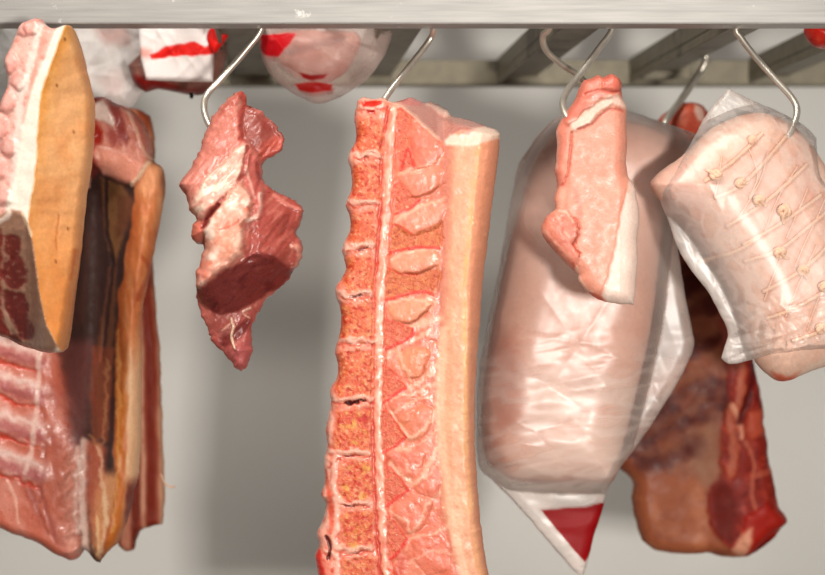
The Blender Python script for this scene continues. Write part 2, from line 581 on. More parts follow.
def build_hooks():
    def over(x):      # the loop over the front rail, above the picture
        return [(x + 16, -24, 1.968), (x + 18, -34, 1.966), (x + 16, -42, 1.985), (x + 13, -42, 2.005), (x + 10, -34, 2.025), (x + 8, -12, 2.026)]
    hook('bent steel hook with its point in the ragged boneless chunk', over(262) +
         [(262, 27, 2.027), (246, 50, 2.025), (222, 78, 2.02), (207, 95, 2.015), (204, 108, 2.005), (208, 122, 1.995), (215, 130, 1.99), (224, 131, 1.99)])
    hook('steel hook going down into the cut top of the loin with the sawn backbone', over(432) +
         [(434, 27, 2.035), (431, 38, 2.045), (417, 57, 2.04), (400, 78, 2.03), (386, 97, 2.02), (379, 112, 2.01), (380, 120, 2.0)])
    hook('steel hook holding the small boneless chop by its knobbly top', over(611) +
         [(613, 27, 2.026), (600, 47, 2.02), (580, 74, 2.005), (566, 93, 1.985), (563, 106, 1.97), (569, 120, 1.958), (578, 126, 1.96)])
    hook('curved steel hook bending behind the chop to the bagged ham', over(545) +
         [(550, 26, 2.04), (543, 36, 2.05), (546, 50, 2.06), (560, 63, 2.075), (580, 77, 2.09), (596, 96, 2.105), (600, 120, 2.12), (594, 136, 2.13), (588, 140, 2.13)])
    hook('long bent steel hook in the top of the string-tied bagged roast', over(735) +
         [(736, 26, 2.026), (741, 38, 2.025), (758, 60, 2.02), (776, 80, 2.012), (792, 98, 2.005), (797, 110, 2.0), (794, 124, 1.995), (788, 136, 1.99), (780, 142, 1.99)])
    hook('pale steel hook in the red tip of the dark meat rack at the back', 
         [(686, 26, 2.36), (684, 12, 2.36), (694, 6, 2.36), (706, 12, 2.36), (710, 28, 2.36), (706, 60, 2.355), (696, 78, 2.35), (681, 100, 2.285), (668, 118, 2.262), (664, 128, 2.258), (668, 138, 2.265), (676, 142, 2.29)], 0.0048)


# ================================================================== central bone-in loin
def build_loin():
    d = 1.985
    L = [(358, 100), (356, 108), (354, 118), (356, 132), (355, 143), (350, 152), (348, 161), (351, 170), (352, 182), (350, 193), (346, 201), (346, 208),
         (350, 218), (350, 231), (345, 241), (342, 250), (344, 258), (346, 268), (342, 278), (336, 286), (336, 297), (340, 306), (341, 322), (340, 332),
         (337, 342), (335, 352), (338, 366), (336, 380), (330, 390), (331, 404), (328, 418), (326, 432), (327, 448), (324, 462), (325, 480), (321, 494), (326, 505),
         (322, 522), (317, 532), (319, 545), (315, 556), (318, 575), (320, 600), (318, 640)]
    T = [(358, 100), (364, 97), (372, 99), (384, 98), (392, 102), (404, 99), (414, 98), (424, 103), (432, 102), (446, 109), (452, 116), (470, 120), (488, 127), (497, 130), (501, 134)]
    R = [(501, 134), (499, 150), (496, 175), (492, 205), (488, 240), (483, 280), (480, 320), (477, 360), (475, 400), (475, 440), (477, 480), (480, 515), (484, 548), (489, 575), (493, 600), (498, 640)]
    B = [(318, 640), (350, 642), (400, 640), (450, 643), (498, 640)]
    s = Slab(L, T, R, B, d, 1.15, edge_noise=1.2, en_scale=7)
    X, Y = s.px, s.py
    P = Paint(X, Y, (226, 122, 96), 0.36)
    names = {0: 'loin_muscle', 1: 'fat_cap', 2: 'spinal_cord', 3: 'cut_face', 4: 'membrane'}
    mats = {0: M_FLESH, 1: M_SOFT, 2: M_SOFT, 3: M_FLESH, 4: M_SOFT}
    # long muscle: fibre and blush
    P.grain(26, (240, 154, 128), 0.7, seed=1, lo=-0.1, hi=0.35, ang=-0.6, ax=2.2)
    P.grain(18, (206, 80, 60), 0.7, seed=2, lo=0.0, hi=0.45, ang=-0.7, ax=2.0)
    P.grain(4, (252, 190, 165), 0.35, seed=3, lo=0.1, hi=0.5, ang=-0.9, ax=3)
    # left column: membrane and blood between the bones
    colm = (X < lerp1(Y, [(90, 392), (160, 386), (260, 379), (400, 377), (500, 379), (640, 386)]))
    mcol = sstep(-2, 2, lerp1(Y, [(90, 394), (160, 388), (260, 381), (400, 377), (500, 379), (640, 386)]) - X)
    P.mix(mcol, (238, 142, 122), 0.3)
    P.grain(9, (250, 196, 178), 0.8, mcol, 4, -0.05, 0.35)
    P.grain(7, (205, 58, 42), 0.7, mcol, 5, 0.05, 0.4)
    P.lab[colm] = 4
    # fat cap
    fx = lerp1(Y, [(90, 436), (142, 448), (200, 446), (250, 444), (300, 442), (350, 437), (400, 434), (450, 436), (500, 442), (540, 450), (575, 459), (640, 470)])
    fxn = fx + 3 * fbm(X / 9, Y / 14, 4.4, 3)
    mf = sstep(-2.5, 2.5, X - fxn)
    P.mix(mf, (238, 172, 140), 0.45)
    P.lab[(X > fxn)] = 1
    R_ed = lerp1(Y, [(b, a) for a, b in R])
    P.grain(30, (246, 198, 164), 0.6, mf, 6, -0.1, 0.4, ax=0.6, ay=1.6)
    P.grain(5, (226, 158, 120), 0.5, mf, 7, 0.05, 0.45, ax=0.7, ay=1.4)
    P.grain(3, (252, 228, 170), 0.6, mf, 8, 0.25, 0.5, h=0.35)
    # yellow seam and pink rind edge
    seam = R_ed - lerp1(Y, [(130, 22), (200, 21), (280, 19), (340, 14), (400, 10), (640, 8)])
    ms = np.exp(-((X - seam - 2 * fbm(X / 20, Y / 20, 3.0)) / 3.2) ** 2) * mf * lerp1(Y, [(130, 0.35), (170, 0.8), (330, 0.9), (420, 0.55), (640, 0.4)])
    P.mix(ms * (0.55 + 0.9 * fbm(X / 9, Y / 16, 31, 3)).clip(0, 1), (240, 186, 116), 0.4, -0.6)
    P.mix(sstep(1, 7, X - seam) * mf * 0.8, (234, 158, 126), 0.45)
    # pinkish fascia where muscle meets the cap
    mj = np.exp(-((X - fxn + 1) / 6.5) ** 2)
    P.mix(mj * 0.85 * lerp1(Y, [(100, 1), (330, 1), (420, 0.5), (640, 0.4)]), (214, 134, 116), 0.3, -1.0)
    P.line([(f + 6, y) for y, f in ((330, 437), (400, 434), (450, 437), (520, 446), (575, 460))], 4, (252, 206, 176), 0.7)
    # muscle bellies between the feather bones, light fascia seams and dark clefts
    bell = [[(412, 122), (430, 134), (444, 150), (436, 164), (420, 170), (411, 150)], [(400, 172), (430, 166), (443, 172), (436, 192), (420, 200), (402, 186)],
            [(394, 218), (420, 206), (444, 204), (441, 222), (414, 236), (398, 228)], [(390, 262), (404, 254), (430, 250), (442, 256), (436, 268), (412, 276), (396, 272)],
            [(388, 306), (404, 300), (426, 300), (434, 304), (420, 318), (404, 323), (392, 318)], [(402, 350), (420, 346), (430, 352), (424, 372), (412, 378), (402, 368)],
            [(388, 400), (402, 396), (416, 402), (410, 418), (400, 420)], [(400, 416), (420, 404), (432, 410), (428, 430), (412, 440), (402, 432)],
            [(386, 452), (400, 446), (424, 450), (420, 468), (408, 476), (394, 462)], [(394, 506), (410, 494), (432, 500), (424, 524), (408, 530), (396, 518)],
            [(412, 476), (430, 462), (440, 470), (438, 494), (420, 492)], [(412, 540), (430, 524), (448, 540), (446, 566), (424, 570)]]
    bc = [(238, 132, 112), (244, 158, 132), (246, 166, 140), (245, 170, 138), (244, 176, 138), (240, 156, 116), (236, 132, 112), (230, 138, 104), (240, 140, 118), (236, 134, 112), (236, 134, 112), (232, 122, 100)]
    for q, c in zip(bell, bc):
        P.fill(q, c, 4, 0.6, smooth=True, dome=(1.9, 12), rough=0.38, warp=4)
    for q, w, a in (([(398, 176), (416, 172), (440, 160)], 1.3, .6), ([(396, 222), (420, 208), (444, 200)], 1.5, .8), ([(391, 260), (410, 252), (440, 248)], 1.6, .8),
                    ([(386, 302), (404, 300), (432, 300)], 1.7, .75), ([(404, 330), (420, 324), (438, 318)], 3.4, .9), ([(398, 348), (410, 340), (432, 330)], 1.6, .8), ([(396, 378), (410, 386), (430, 372), (440, 360)], 1.7, .9),
                    ([(388, 356), (398, 352), (404, 366), (412, 380)], 1.5, .8), ([(384, 400), (400, 394), (420, 390), (438, 380)], 1.7, .85), ([(390, 412), (400, 424), (410, 436), (430, 420), (442, 398)], 1.5, .9),
                    ([(394, 410), (412, 400), (430, 396)], 1.1, .7), ([(390, 462), (404, 474), (416, 480), (430, 462), (438, 446)], 1.9, .9), ([(412, 484), (432, 468), (440, 452)], 1.2, .6), ([(388, 510), (404, 516), (412, 530), (428, 502), (440, 492)], 1.3, .75),
                    ([(392, 552), (404, 540), (416, 534), (436, 530), (450, 520)], 1.5, .7), ([(402, 456), (408, 470)], 1.2, .6), ([(410, 560), (430, 548), (452, 552)], 1.2, .6), ([(396, 448), (412, 446), (436, 430)], 1.4, .7)):
        P.line(q, w * 1.1, (252, 200, 174), a * 0.85, w * 1.1, h=0.3, warp=5, ws=9)
    for q, w, a in (([(408, 200), (428, 195), (445, 184)], 1.4, .75), ([(412, 172), (430, 166)], 1.0, .5), ([(418, 236), (436, 230), (443, 222)], 1.4, .7), ([(404, 274), (420, 274), (436, 266)], 1.4, .85), ([(402, 323), (414, 322), (432, 305)], 1.2, .8),
                    ([(442, 222), (440, 245)], 1.0, .55), ([(441, 268), (438, 292)], 1.2, .6), ([(404, 377), (414, 378), (420, 376)], 0.9, .6), ([(424, 365), (425, 377)], 1.0, .5)):
        P.line(q, w, (178, 84, 52), a, h=-1.6, taper=True)
    # spinal cord strip
    cord = [(395, 108), (392, 124), (389, 150), (388, 175), (387, 205), (385, 240), (381, 290), (380, 340), (379, 400), (380, 450), (382, 500), (385, 545), (388, 580), (390, 640)]
    P.line(cord, 4.2, (244, 166, 144), 0.75, 2.8, h=0.6, warp=8, ws=16, rough=0.28, lab=2)
    P.line(cord, 1.8, (253, 214, 194), 0.7, 1.8, h=0.5, warp=9, ws=20)
    P.grain(10, (222, 112, 92), 0.6, np.exp(-((X - lerp1(Y, [(b, a) for a, b in cord])) / 5.0) ** 2), 77, 0.0, 0.35, ay=1.8)
    P.line([(x - 6.5, y) for x, y in cord], 1.6, (196, 60, 46), 0.8, 1.0, h=-2.0, warp=3)
    P.line([(x + 5.5, y) for x, y in cord], 1.0, (226, 92, 72), 0.7, 0.8, h=-0.8, warp=3)
    k = 5
    # vertebrae: sawn spongy bodies
    vb = [[(360, 120), (380, 121), (383, 136), (383, 156), (372, 153), (358, 152), (356, 136)], [(353, 167), (366, 163), (378, 166), (380, 184), (380, 200), (366, 204), (352, 201), (352, 184)],
          [(351, 212), (362, 214), (374, 209), (376, 226), (376, 245), (364, 247), (349, 244), (350, 226)], [(346, 258), (360, 256), (372, 256), (374, 274), (373, 290), (358, 293), (345, 288), (344, 272)],
          [(341, 304), (356, 304), (372, 301), (375, 318), (374, 338), (358, 341), (341, 338), (340, 320)], [(340, 350), (356, 348), (372, 350), (373, 370), (372, 394), (354, 397), (338, 396), (338, 372)],
          [(338, 412), (354, 408), (370, 404), (371, 426), (370, 448), (354, 452), (336, 448), (336, 430)], [(341, 464), (356, 459), (371, 460), (372, 480), (370, 498), (356, 501), (342, 499), (340, 480)],
          [(344, 512), (358, 508), (373, 508), (374, 526), (373, 543), (358, 547), (345, 544), (342, 528)], [(344, 556), (358, 554), (374, 553), (376, 572), (375, 592), (358, 597), (345, 594), (343, 574)], [(346, 606), (360, 602), (376, 602), (378, 622), (376, 636), (360, 638), (347, 636), (345, 622)]]
    for i, q in enumerate(vb):
        m = P.fill(q, (222, 100, 66), 2.4, 1, h=1.0, warp=5, ws=8, lab=k, rough=0.5, smooth=True)
        names[k] = 'vertebra'; mats[k] = M_BONE; k += 1
        P.grain(14, (232, 142, 112), 0.7, m, 37 + i, 0.0, 0.35)
        P.grain(8, (236, 152, 98), 0.7 if i > 2 else 0.35, m, 30 + i, -0.1, 0.35, h=-0.3)
        P.grain(3.2, (250, 186, 146), 0.75, m, 50 + i, 0.06, 0.36, h=0.5)
        P.grain(4.5, (188, 46, 32), 0.85, m, 70 + i, 0.03, 0.34, h=-0.7)
        if i in (6, 7, 8):
            P.grain(9, (186, 30, 22), 0.75, m, 90 + i, 0.0, 0.4)
            P.grain(10, (232, 184, 92), 0.7, m, 97 + i, 0.05, 0.35)
        P.line(q + [q[0]], 1.2, (244, 150, 126), 0.5, 1.2, h=0.5, warp=5, ws=8)
    # discs: pale lips with a dark gap
    for i, (y, x0, x1, dk) in enumerate(((111, 358, 384, .05), (159, 350, 381, .3), (205, 348, 378, .15), (250, 344, 373, .55), (297, 338, 373, .6), (343, 338, 373, .15), (401, 331, 372, 1.0), (454, 328, 370, .45), (503, 340, 371, .5), (549, 340, 373, .4), (599, 344, 375, .5))):
        pts = [(x0, y - 2 + (i % 2)), ((x0 * 2 + x1) / 3, y + 1.5), ((x0 + 2 * x1) / 3, y - 1), (x1, y + (i % 3) - 1)]
        P.line([(a, b - 3) for a, b in pts], 2.6, (252, 196, 178), 0.85, 2.0, h=1.6, warp=7, ws=9, rough=0.25)
        P.line([(a, b + 3.4) for a, b in pts], 1.8, (242, 160, 138), 0.75, 1.6, h=0.8, warp=7, ws=8, rough=0.25)
        P.line([(a, b + 1) for a, b in pts], 1.0, (196, 66, 48), 0.6, 0.9, h=-0.8, warp=6, ws=7)
        xm = (x0 + x1) / 2 + (i * 7 % 11) - 5
        P.line([(xm - 9 * dk, y + 1.5), (xm - 2, y), (xm + 10 * dk, y - 1)], 1.5 * (0.35 + dk), (78, 14, 10), min(1, dk * 1.3), 0.9, h=-3.5 * dk, warp=6, ws=7, taper=True)
    P.fill([(362, 104), (372, 102), (382, 103), (381, 107), (372, 109), (364, 108)], (206, 40, 30), 1.2, 0.9, h=-1.6)
    P.fill([(366, 111), (376, 112), (375, 115), (367, 114)], (190, 34, 26), 1.0, 0.9, h=-1.0)
    P.fill([(358, 100), (366, 97), (386, 99), (396, 104), (384, 102), (364, 102)], (253, 190, 172), 1.4, 0.9)
    # outer membrane flaps down the backbone side
    for q in ([(348, 150), (352, 160), (350, 168)], [(337, 282), (334, 292), (340, 300)], [(344, 240), (346, 250), (342, 256)], [(330, 392), (328, 404), (332, 420), (330, 440)], [(326, 455), (328, 480), (324, 500), (328, 520)], [(336, 456), (334, 480), (338, 505), (336, 530)], [(322, 528), (330, 522), (336, 540)], [(326, 548), (338, 556), (336, 580)]):
        P.line(q, 2.2, (252, 196, 178), 0.85, 1.8, h=1.4, warp=4, ws=9)
    P.fill([(318, 532), (326, 526), (330, 536), (324, 548)], (252, 178, 160), 1.5, 0.9)
    P.fill([(316, 548), (322, 552), (326, 572), (318, 575)], (212, 52, 44), 2, 0.95, h=0.8)
    P.line([(327, 534), (331, 545), (329, 556)], 1.6, (70, 14, 12), 0.9, h=-2.5)
    P.line([(326, 470), (331, 500), (332, 530)], 2.2, (226, 92, 70), 0.7)
    # feather bones
    fb = [[(397, 111), (404, 112), (414, 120), (409, 134), (408, 150), (414, 168), (401, 171), (396, 150), (398, 130)], [(394, 187), (399, 183), (405, 190), (420, 201), (408, 210), (396, 214)],
          [(391, 228), (397, 225), (412, 234), (428, 231), (441, 223), (443, 240), (440, 248), (414, 248), (391, 253)], [(388, 268), (400, 274), (418, 275), (438, 266), (441, 278), (432, 294), (416, 292), (386, 300)],
          [(384, 318), (396, 322), (414, 328), (412, 336), (386, 348)], [(383, 364), (392, 370), (406, 386), (396, 393), (384, 401)], [(381, 410), (389, 412), (406, 436), (396, 443), (384, 451)],
          [(385, 466), (392, 467), (409, 488), (398, 496), (387, 504)], [(386, 514), (393, 519), (407, 537), (398, 550), (389, 556)], [(389, 566), (398, 574), (407, 590), (398, 600), (391, 604)]]
    for i, q in enumerate(fb):
        br = (2 <= i <= 3)
        m = P.fill(q, (212, 106, 68) if br else (220, 104, 78), 1.8, 1, h=-0.4, warp=4, ws=8, lab=k, rough=0.5)
        names[k] = 'feather_bone'; mats[k] = M_BONE; k += 1
        P.grain(5, (224, 146, 88) if br else (236, 146, 112), 0.65, m, 110 + i, -0.1, 0.3, h=0.4)
        P.grain(3.2, (176, 62, 38) if br else (196, 62, 44), 0.7, m, 130 + i, 0.06, 0.36, h=-0.6)
        P.grain(2.4, (240, 190, 128), 0.5, m, 150 + i, 0.15, 0.45, h=0.4)
        bot = sorted(q, key=lambda p: -p[1])[:3]
        P.line(sorted(bot), 1.4, (222, 52, 40), 0.85, h=0.6)
        P.line([q[0], q[1], q[2]], 0.9, (232, 76, 58), 0.6)
    # sawn specks of bone and fat
    sp = sstep(0.42, 0.52, fbm(X / 4.2, Y / 4.2, 61, 2)) * sstep(0.0, 0.3, fbm(X / 40, Y / 40, 62, 2)) * (X > 386) * (Y > 150)
    P.mix(sp * 0.8, (255, 226, 180), 0.3, 0.6)
    # cut end of the loin, sloping back at the top
    ye = lerp1(X, [(340, 99), (384, 100), (396, 104), (408, 113), (424, 127), (437, 139), (444, 143), (452, 136), (462, 131), (500, 138)])
    yt = lerp1(X, T)
    up = ye - Y
    mc = sstep(-1.0, 1.0, up) * (X > 386)
    P.mix(mc, (216, 150, 138), 0.22)
    P.grain(20, (226, 170, 156), 0.6, mc, 200, -0.1, 0.4)
    P.lab[(up > 0) & (X > 388)] = 3
    P.line([(386, 101), (398, 105), (410, 114), (425, 128), (438, 139)], 1.8, (250, 188, 168), 0.9, h=0.8)
    P.fill([(444, 141), (450, 136), (458, 138), (476, 129), (488, 126), (501, 132), (502, 140), (484, 144), (462, 148), (446, 147)], (252, 226, 208), 2, 0.95, rough=0.35)
    P.fill([(452, 134), (466, 128), (474, 131), (466, 136)], (214, 140, 126), 1.5, 0.6)
    P.fill([(398, 100), (414, 98), (432, 101), (420, 108), (404, 106)], (232, 130, 124), 1.5, 0.8, h=2)
    P.fill([(424, 104), (440, 107), (452, 114), (446, 120), (432, 110)], (248, 206, 190), 1.5, 0.85, h=3)
    P.fill([(452, 116), (476, 121), (492, 128), (470, 128), (440, 122)], (170, 128, 116), 1.5, 0.55, rough=0.2)
    base = 2.4 * np.clip(up, 0, 60) * sstep(384, 396, X)
    # rind side turns away
    base = base + 0.35 * np.clip(X - seam - 2, 0, 40) ** 1.15 + 0.06 * np.clip(385 - X, 0, 80)
    grv = lerp1(X, [(318, 0), (360, 0), (385, -2), (440, -1), (452, 1.5), (470, 2), (500, 0)])
    front = 20 * dome(s.dist, 13) + grv * np.clip(s.dist / 12, 0, 1) + 1.3 * fbm(X / 12, Y / 12, 8, 4)
    back = 95 * dome(s.dist, 34) + base * 0
    back = np.maximum(back - base * 0.55, 3 * dome(s.dist, 8))
    t = thing('bone_in_pork_loin', 'long bone-in pork loin with sawn backbone along one edge and a thick fat cap', 'pork loin', W(408, 640, d))
    s.build(front, back, base, P, names, mats, t, relief_r=4, labels={1: 'pale orange fat cap and rind', 2: 'pale pink cord strip beside the vertebrae'}, through=(1, 4))


# ================================================================== ragged boneless chunk
def build_chunk():
    d = 1.99
    L = [(239, 92), (231, 97), (222, 105), (214, 115), (208, 125), (203, 138), (199, 152), (191, 167), (183, 178), (179, 186), (184, 193), (188, 202), (191, 212), (197, 220),
         (193, 226), (192, 238), (197, 243), (204, 246), (203, 254), (200, 264), (196, 274), (197, 288), (197, 300), (201, 314), (207, 328), (213, 342), (224, 353), (232, 364), (238, 369)]
    T = [(239, 92), (243, 91), (246, 96)]
    R = [(246, 96), (247, 104), (252, 109), (260, 110), (268, 118), (275, 123), (279, 131), (284, 139), (283, 148), (277, 154), (267, 159), (263, 166), (263, 178), (266, 184), (276, 191), (288, 197),
         (300, 205), (303, 213), (300, 224), (296, 233), (302, 242), (303, 250), (300, 262), (293, 271), (288, 280), (278, 290), (266, 300), (259, 312), (252, 326), (252, 342), (252, 354), (247, 366)]
    B = [(238, 369), (242, 371), (247, 366)]
    s = Slab(L, T, R, B, d, 1.1, edge_noise=2.6, en_scale=6)
    X, Y = s.px, s.py
    P = Paint(X, Y, (190, 108, 96), 0.36)
    P.grain(16, (222, 142, 128), 0.6, None, 1, 0, 0.4, ang=1.1, ax=3)
    P.grain(8, (160, 66, 60), 0.5, None, 2, 0.1, 0.4, ang=1.1, ax=3)
    names = {0: 'lean_meat', 1: 'fat_streak', 2: 'cut_face', 3: 'meat_flap'}
    # long light lean face
    P.fill([(240, 92), (228, 100), (208, 126), (200, 152), (182, 182), (190, 205), (214, 176), (243, 146), (243, 120)], (214, 134, 120), 4, 0.8, h=3)
    P.grain(10, (234, 168, 156), 0.5, sstep(10, -10, X - (262 - (Y - 92) * 0.5)), 4, 0.0, 0.35, ang=2.1, ax=3.5)
    P.line([(241, 94), (246, 104), (242, 116), (243, 140)], 2.6, (172, 62, 54), 0.7, h=-2)
    P.fill([(225, 105), (240, 94), (245, 98), (232, 108), (215, 124)], (176, 84, 72), 3, 0.6)
    # darker flap at the top
    P.fill([(246, 104), (262, 108), (276, 122), (285, 140), (278, 155), (264, 160), (256, 152), (244, 140), (242, 122)], (152, 78, 70), 2.5, 0.9, h=-4, lab=3)
    P.fill([(262, 118), (275, 124), (271, 136), (262, 130)], (140, 58, 52), 4, 0.6)
    P.fill([(258, 150), (276, 134), (285, 142), (278, 155), (264, 162)], (198, 92, 78), 3, 0.85)
    P.fill([(252, 108), (266, 112), (277, 123), (270, 121), (258, 114)], (206, 130, 120), 2, 0.7)
    # band of fat slanting over the lean
    m1 = P.fill([(251, 146), (238, 152), (222, 164), (208, 180), (194, 202), (192, 216), (202, 224), (214, 212), (232, 196), (243, 184), (250, 166)], (232, 176, 160), 3, 0.95, h=3, warp=6, ws=18, lab=1, dome=(4, 12))
    P.grain(7, (250, 226, 208), 0.95, m1, 8, -0.15, 0.25, ang=-0.8, ax=2.5, h=0.8)
    P.grain(9, (208, 110, 96), 0.7, m1, 9, 0.1, 0.4, ang=-0.8, ax=3)
    P.line([(249, 148), (247, 168), (240, 186), (222, 206)], 1.8, (134, 44, 40), 0.75, h=-3)
    P.fill([(186, 206), (193, 212), (203, 224), (206, 234), (197, 244), (192, 234), (195, 224)], (226, 128, 108), 2, 0.9, h=2)
    # second lobe of fat hanging over the cut
    m2 = P.fill([(240, 184), (250, 190), (256, 204), (254, 220), (246, 226), (247, 240), (245, 256), (236, 264), (220, 274), (206, 288), (197, 290), (197, 272), (204, 256), (208, 236), (220, 212), (232, 196)], (234, 172, 152), 3, 0.95, h=8, warp=6, ws=16, lab=1, dome=(7, 14))
    P.grain(10, (252, 228, 214), 0.95, m2, 12, -0.1, 0.3, ang=-1.0, ax=1.8, h=0.8)
    P.grain(7, (224, 122, 98), 0.7, m2, 13, 0.08, 0.4, ang=-1.0, ax=1.8)
    P.fill([(222, 232), (246, 232), (245, 256), (228, 262)], (240, 160, 134), 5, 0.6)
    P.fill([(200, 258), (210, 256), (214, 276), (200, 288)], (226, 128, 112), 4, 0.6)
    P.line([(244, 222), (236, 228), (226, 232)], 1.3, (196, 96, 76), 0.5, h=-1.5)
    P.line([(207, 228), (212, 218), (222, 208)], 2.2, (110, 28, 24), 0.8, h=-3)
    # inner strip beside the fat
    P.fill([(250, 150), (262, 162), (262, 182), (266, 200), (262, 214), (256, 206), (250, 190), (246, 176)], (198, 106, 98), 2.5, 0.85, h=2)
    P.line([(263, 196), (265, 208), (262, 218), (252, 222)], 2.0, (248, 218, 204), 0.9, h=2)
    P.line([(248, 168), (252, 182), (258, 200)], 1.3, (236, 190, 176), 0.7, h=0.5)
    P.line([(258, 164), (260, 180), (258, 196)], 1.4, (150, 60, 56), 0.6, h=-1)
    # far plane of lean
    rp = [(264, 184), (288, 196), (303, 208), (296, 233), (303, 250), (294, 270), (262, 252), (250, 262), (256, 226), (266, 208)]
    m3 = P.fill(rp, (164, 76, 68), 3, 0.9, h=-3, warp=4)
    P.grain(7, (208, 130, 116), 0.75, m3, 15, 0.0, 0.4, ang=-0.9, ax=3.5, h=0.5)
    P.line([(276, 196), (290, 206), (302, 210)], 2, (222, 142, 130), 0.7, h=1.5)
    P.line([(297, 246), (302, 254), (298, 266)], 3, (232, 170, 152), 0.7, h=1)
    P.grain(5, (246, 206, 190), 0.8, P.fill([(290, 240), (303, 240), (303, 262), (292, 272)], None, 2), 16, 0.1, 0.35)
    # cut face turned down, its underside shade painted into the dark red
    cutp = [(197, 289), (208, 287), (222, 276), (246, 262), (262, 252), (276, 256), (294, 271), (282, 286), (262, 298), (240, 311), (222, 315), (206, 308)]
    m4 = P.fill(cutp, (122, 48, 46), 2, 0.95, warp=3, lab=2, rough=0.32)
    P.grain(7, (92, 30, 30), 0.7, m4, 18, 0.0, 0.4, ang=-0.6, ax=2.5)
    P.grain(8, (164, 86, 80), 0.55, m4, 19, 0.1, 0.45, ang=-0.6, ax=3)
    # lower tail
    low = [(197, 296), (206, 308), (222, 316), (242, 312), (264, 300), (253, 326), (253, 354), (245, 370), (230, 364), (212, 342), (200, 316)]
    m5 = P.fill(low, (182, 92, 86), 2, 0.85, warp=3)
    P.grain(7, (206, 128, 116), 0.6, m5, 21, 0.0, 0.4)
    P.fill([(198, 302), (212, 310), (214, 324), (206, 322)], (224, 130, 118), 3, 0.7)
    P.fill([(222, 334), (240, 324), (252, 318), (250, 330), (232, 346), (220, 348)], (112, 42, 40), 3, 0.75, h=-2.5)
    P.fill([(218, 330), (236, 326), (232, 334), (220, 338)], (178, 104, 96), 2, 0.7, h=1)
    P.fill([(228, 350), (250, 338), (252, 354), (244, 370), (234, 364)], (176, 92, 92), 3, 0.8, h=1)
    P.line([(252, 308), (244, 312), (250, 318)], 0.9, (238, 196, 170), 0.8, h=1)
    P.line([(232, 318), (235, 326), (233, 336), (235, 344), (236, 349)], 1.3, (246, 214, 186), 0.95, 0.8, h=2)
    P.line([(223, 330), (230, 325), (234, 322)], 1.0, (236, 186, 166), 0.8, 0.8, h=1)
    # relief of the big planes
    yc = lerp1(X, [(190, 290), (208, 287), (222, 276), (246, 262), (262, 252), (276, 256), (300, 272)])
    yl = lerp1(X, [(190, 292), (206, 308), (222, 315), (240, 311), (262, 298), (282, 286), (300, 274)])
    over = np.clip((Y - yc) / np.maximum(yl - yc, 4), 0, 1)
    big = 34 * sstep(120, 255, Y) * (1 - over) + 2
    side = 0.5 * np.clip(X - 262, 0, 60)
    front = (14 + big) * dome(s.dist, 26) - side * np.clip(s.dist / 10, 0, 1) + 3.4 * fbm(X / 18, Y / 18, 5, 3) + 1.1 * ridged(X, Y, 4, 30, 7, 2.2, 2) + 0.35 * fbm(X / 5, Y / 5, 6, 2)
    front = np.maximum(front, 1.0 * np.clip(s.dist / 3, 0, 1))
    t = thing('boneless_pork_chunk', 'ragged boneless chunk of red meat with white fat hanging alone before bare wall', 'meat', W(243, 371, d))
    s.build(front, 34 * dome(s.dist, 26), 0, P, names, {0: M_FLESH, 1: M_SOFT, 2: M_FLESH, 3: M_FLESH}, t, relief_r=5)


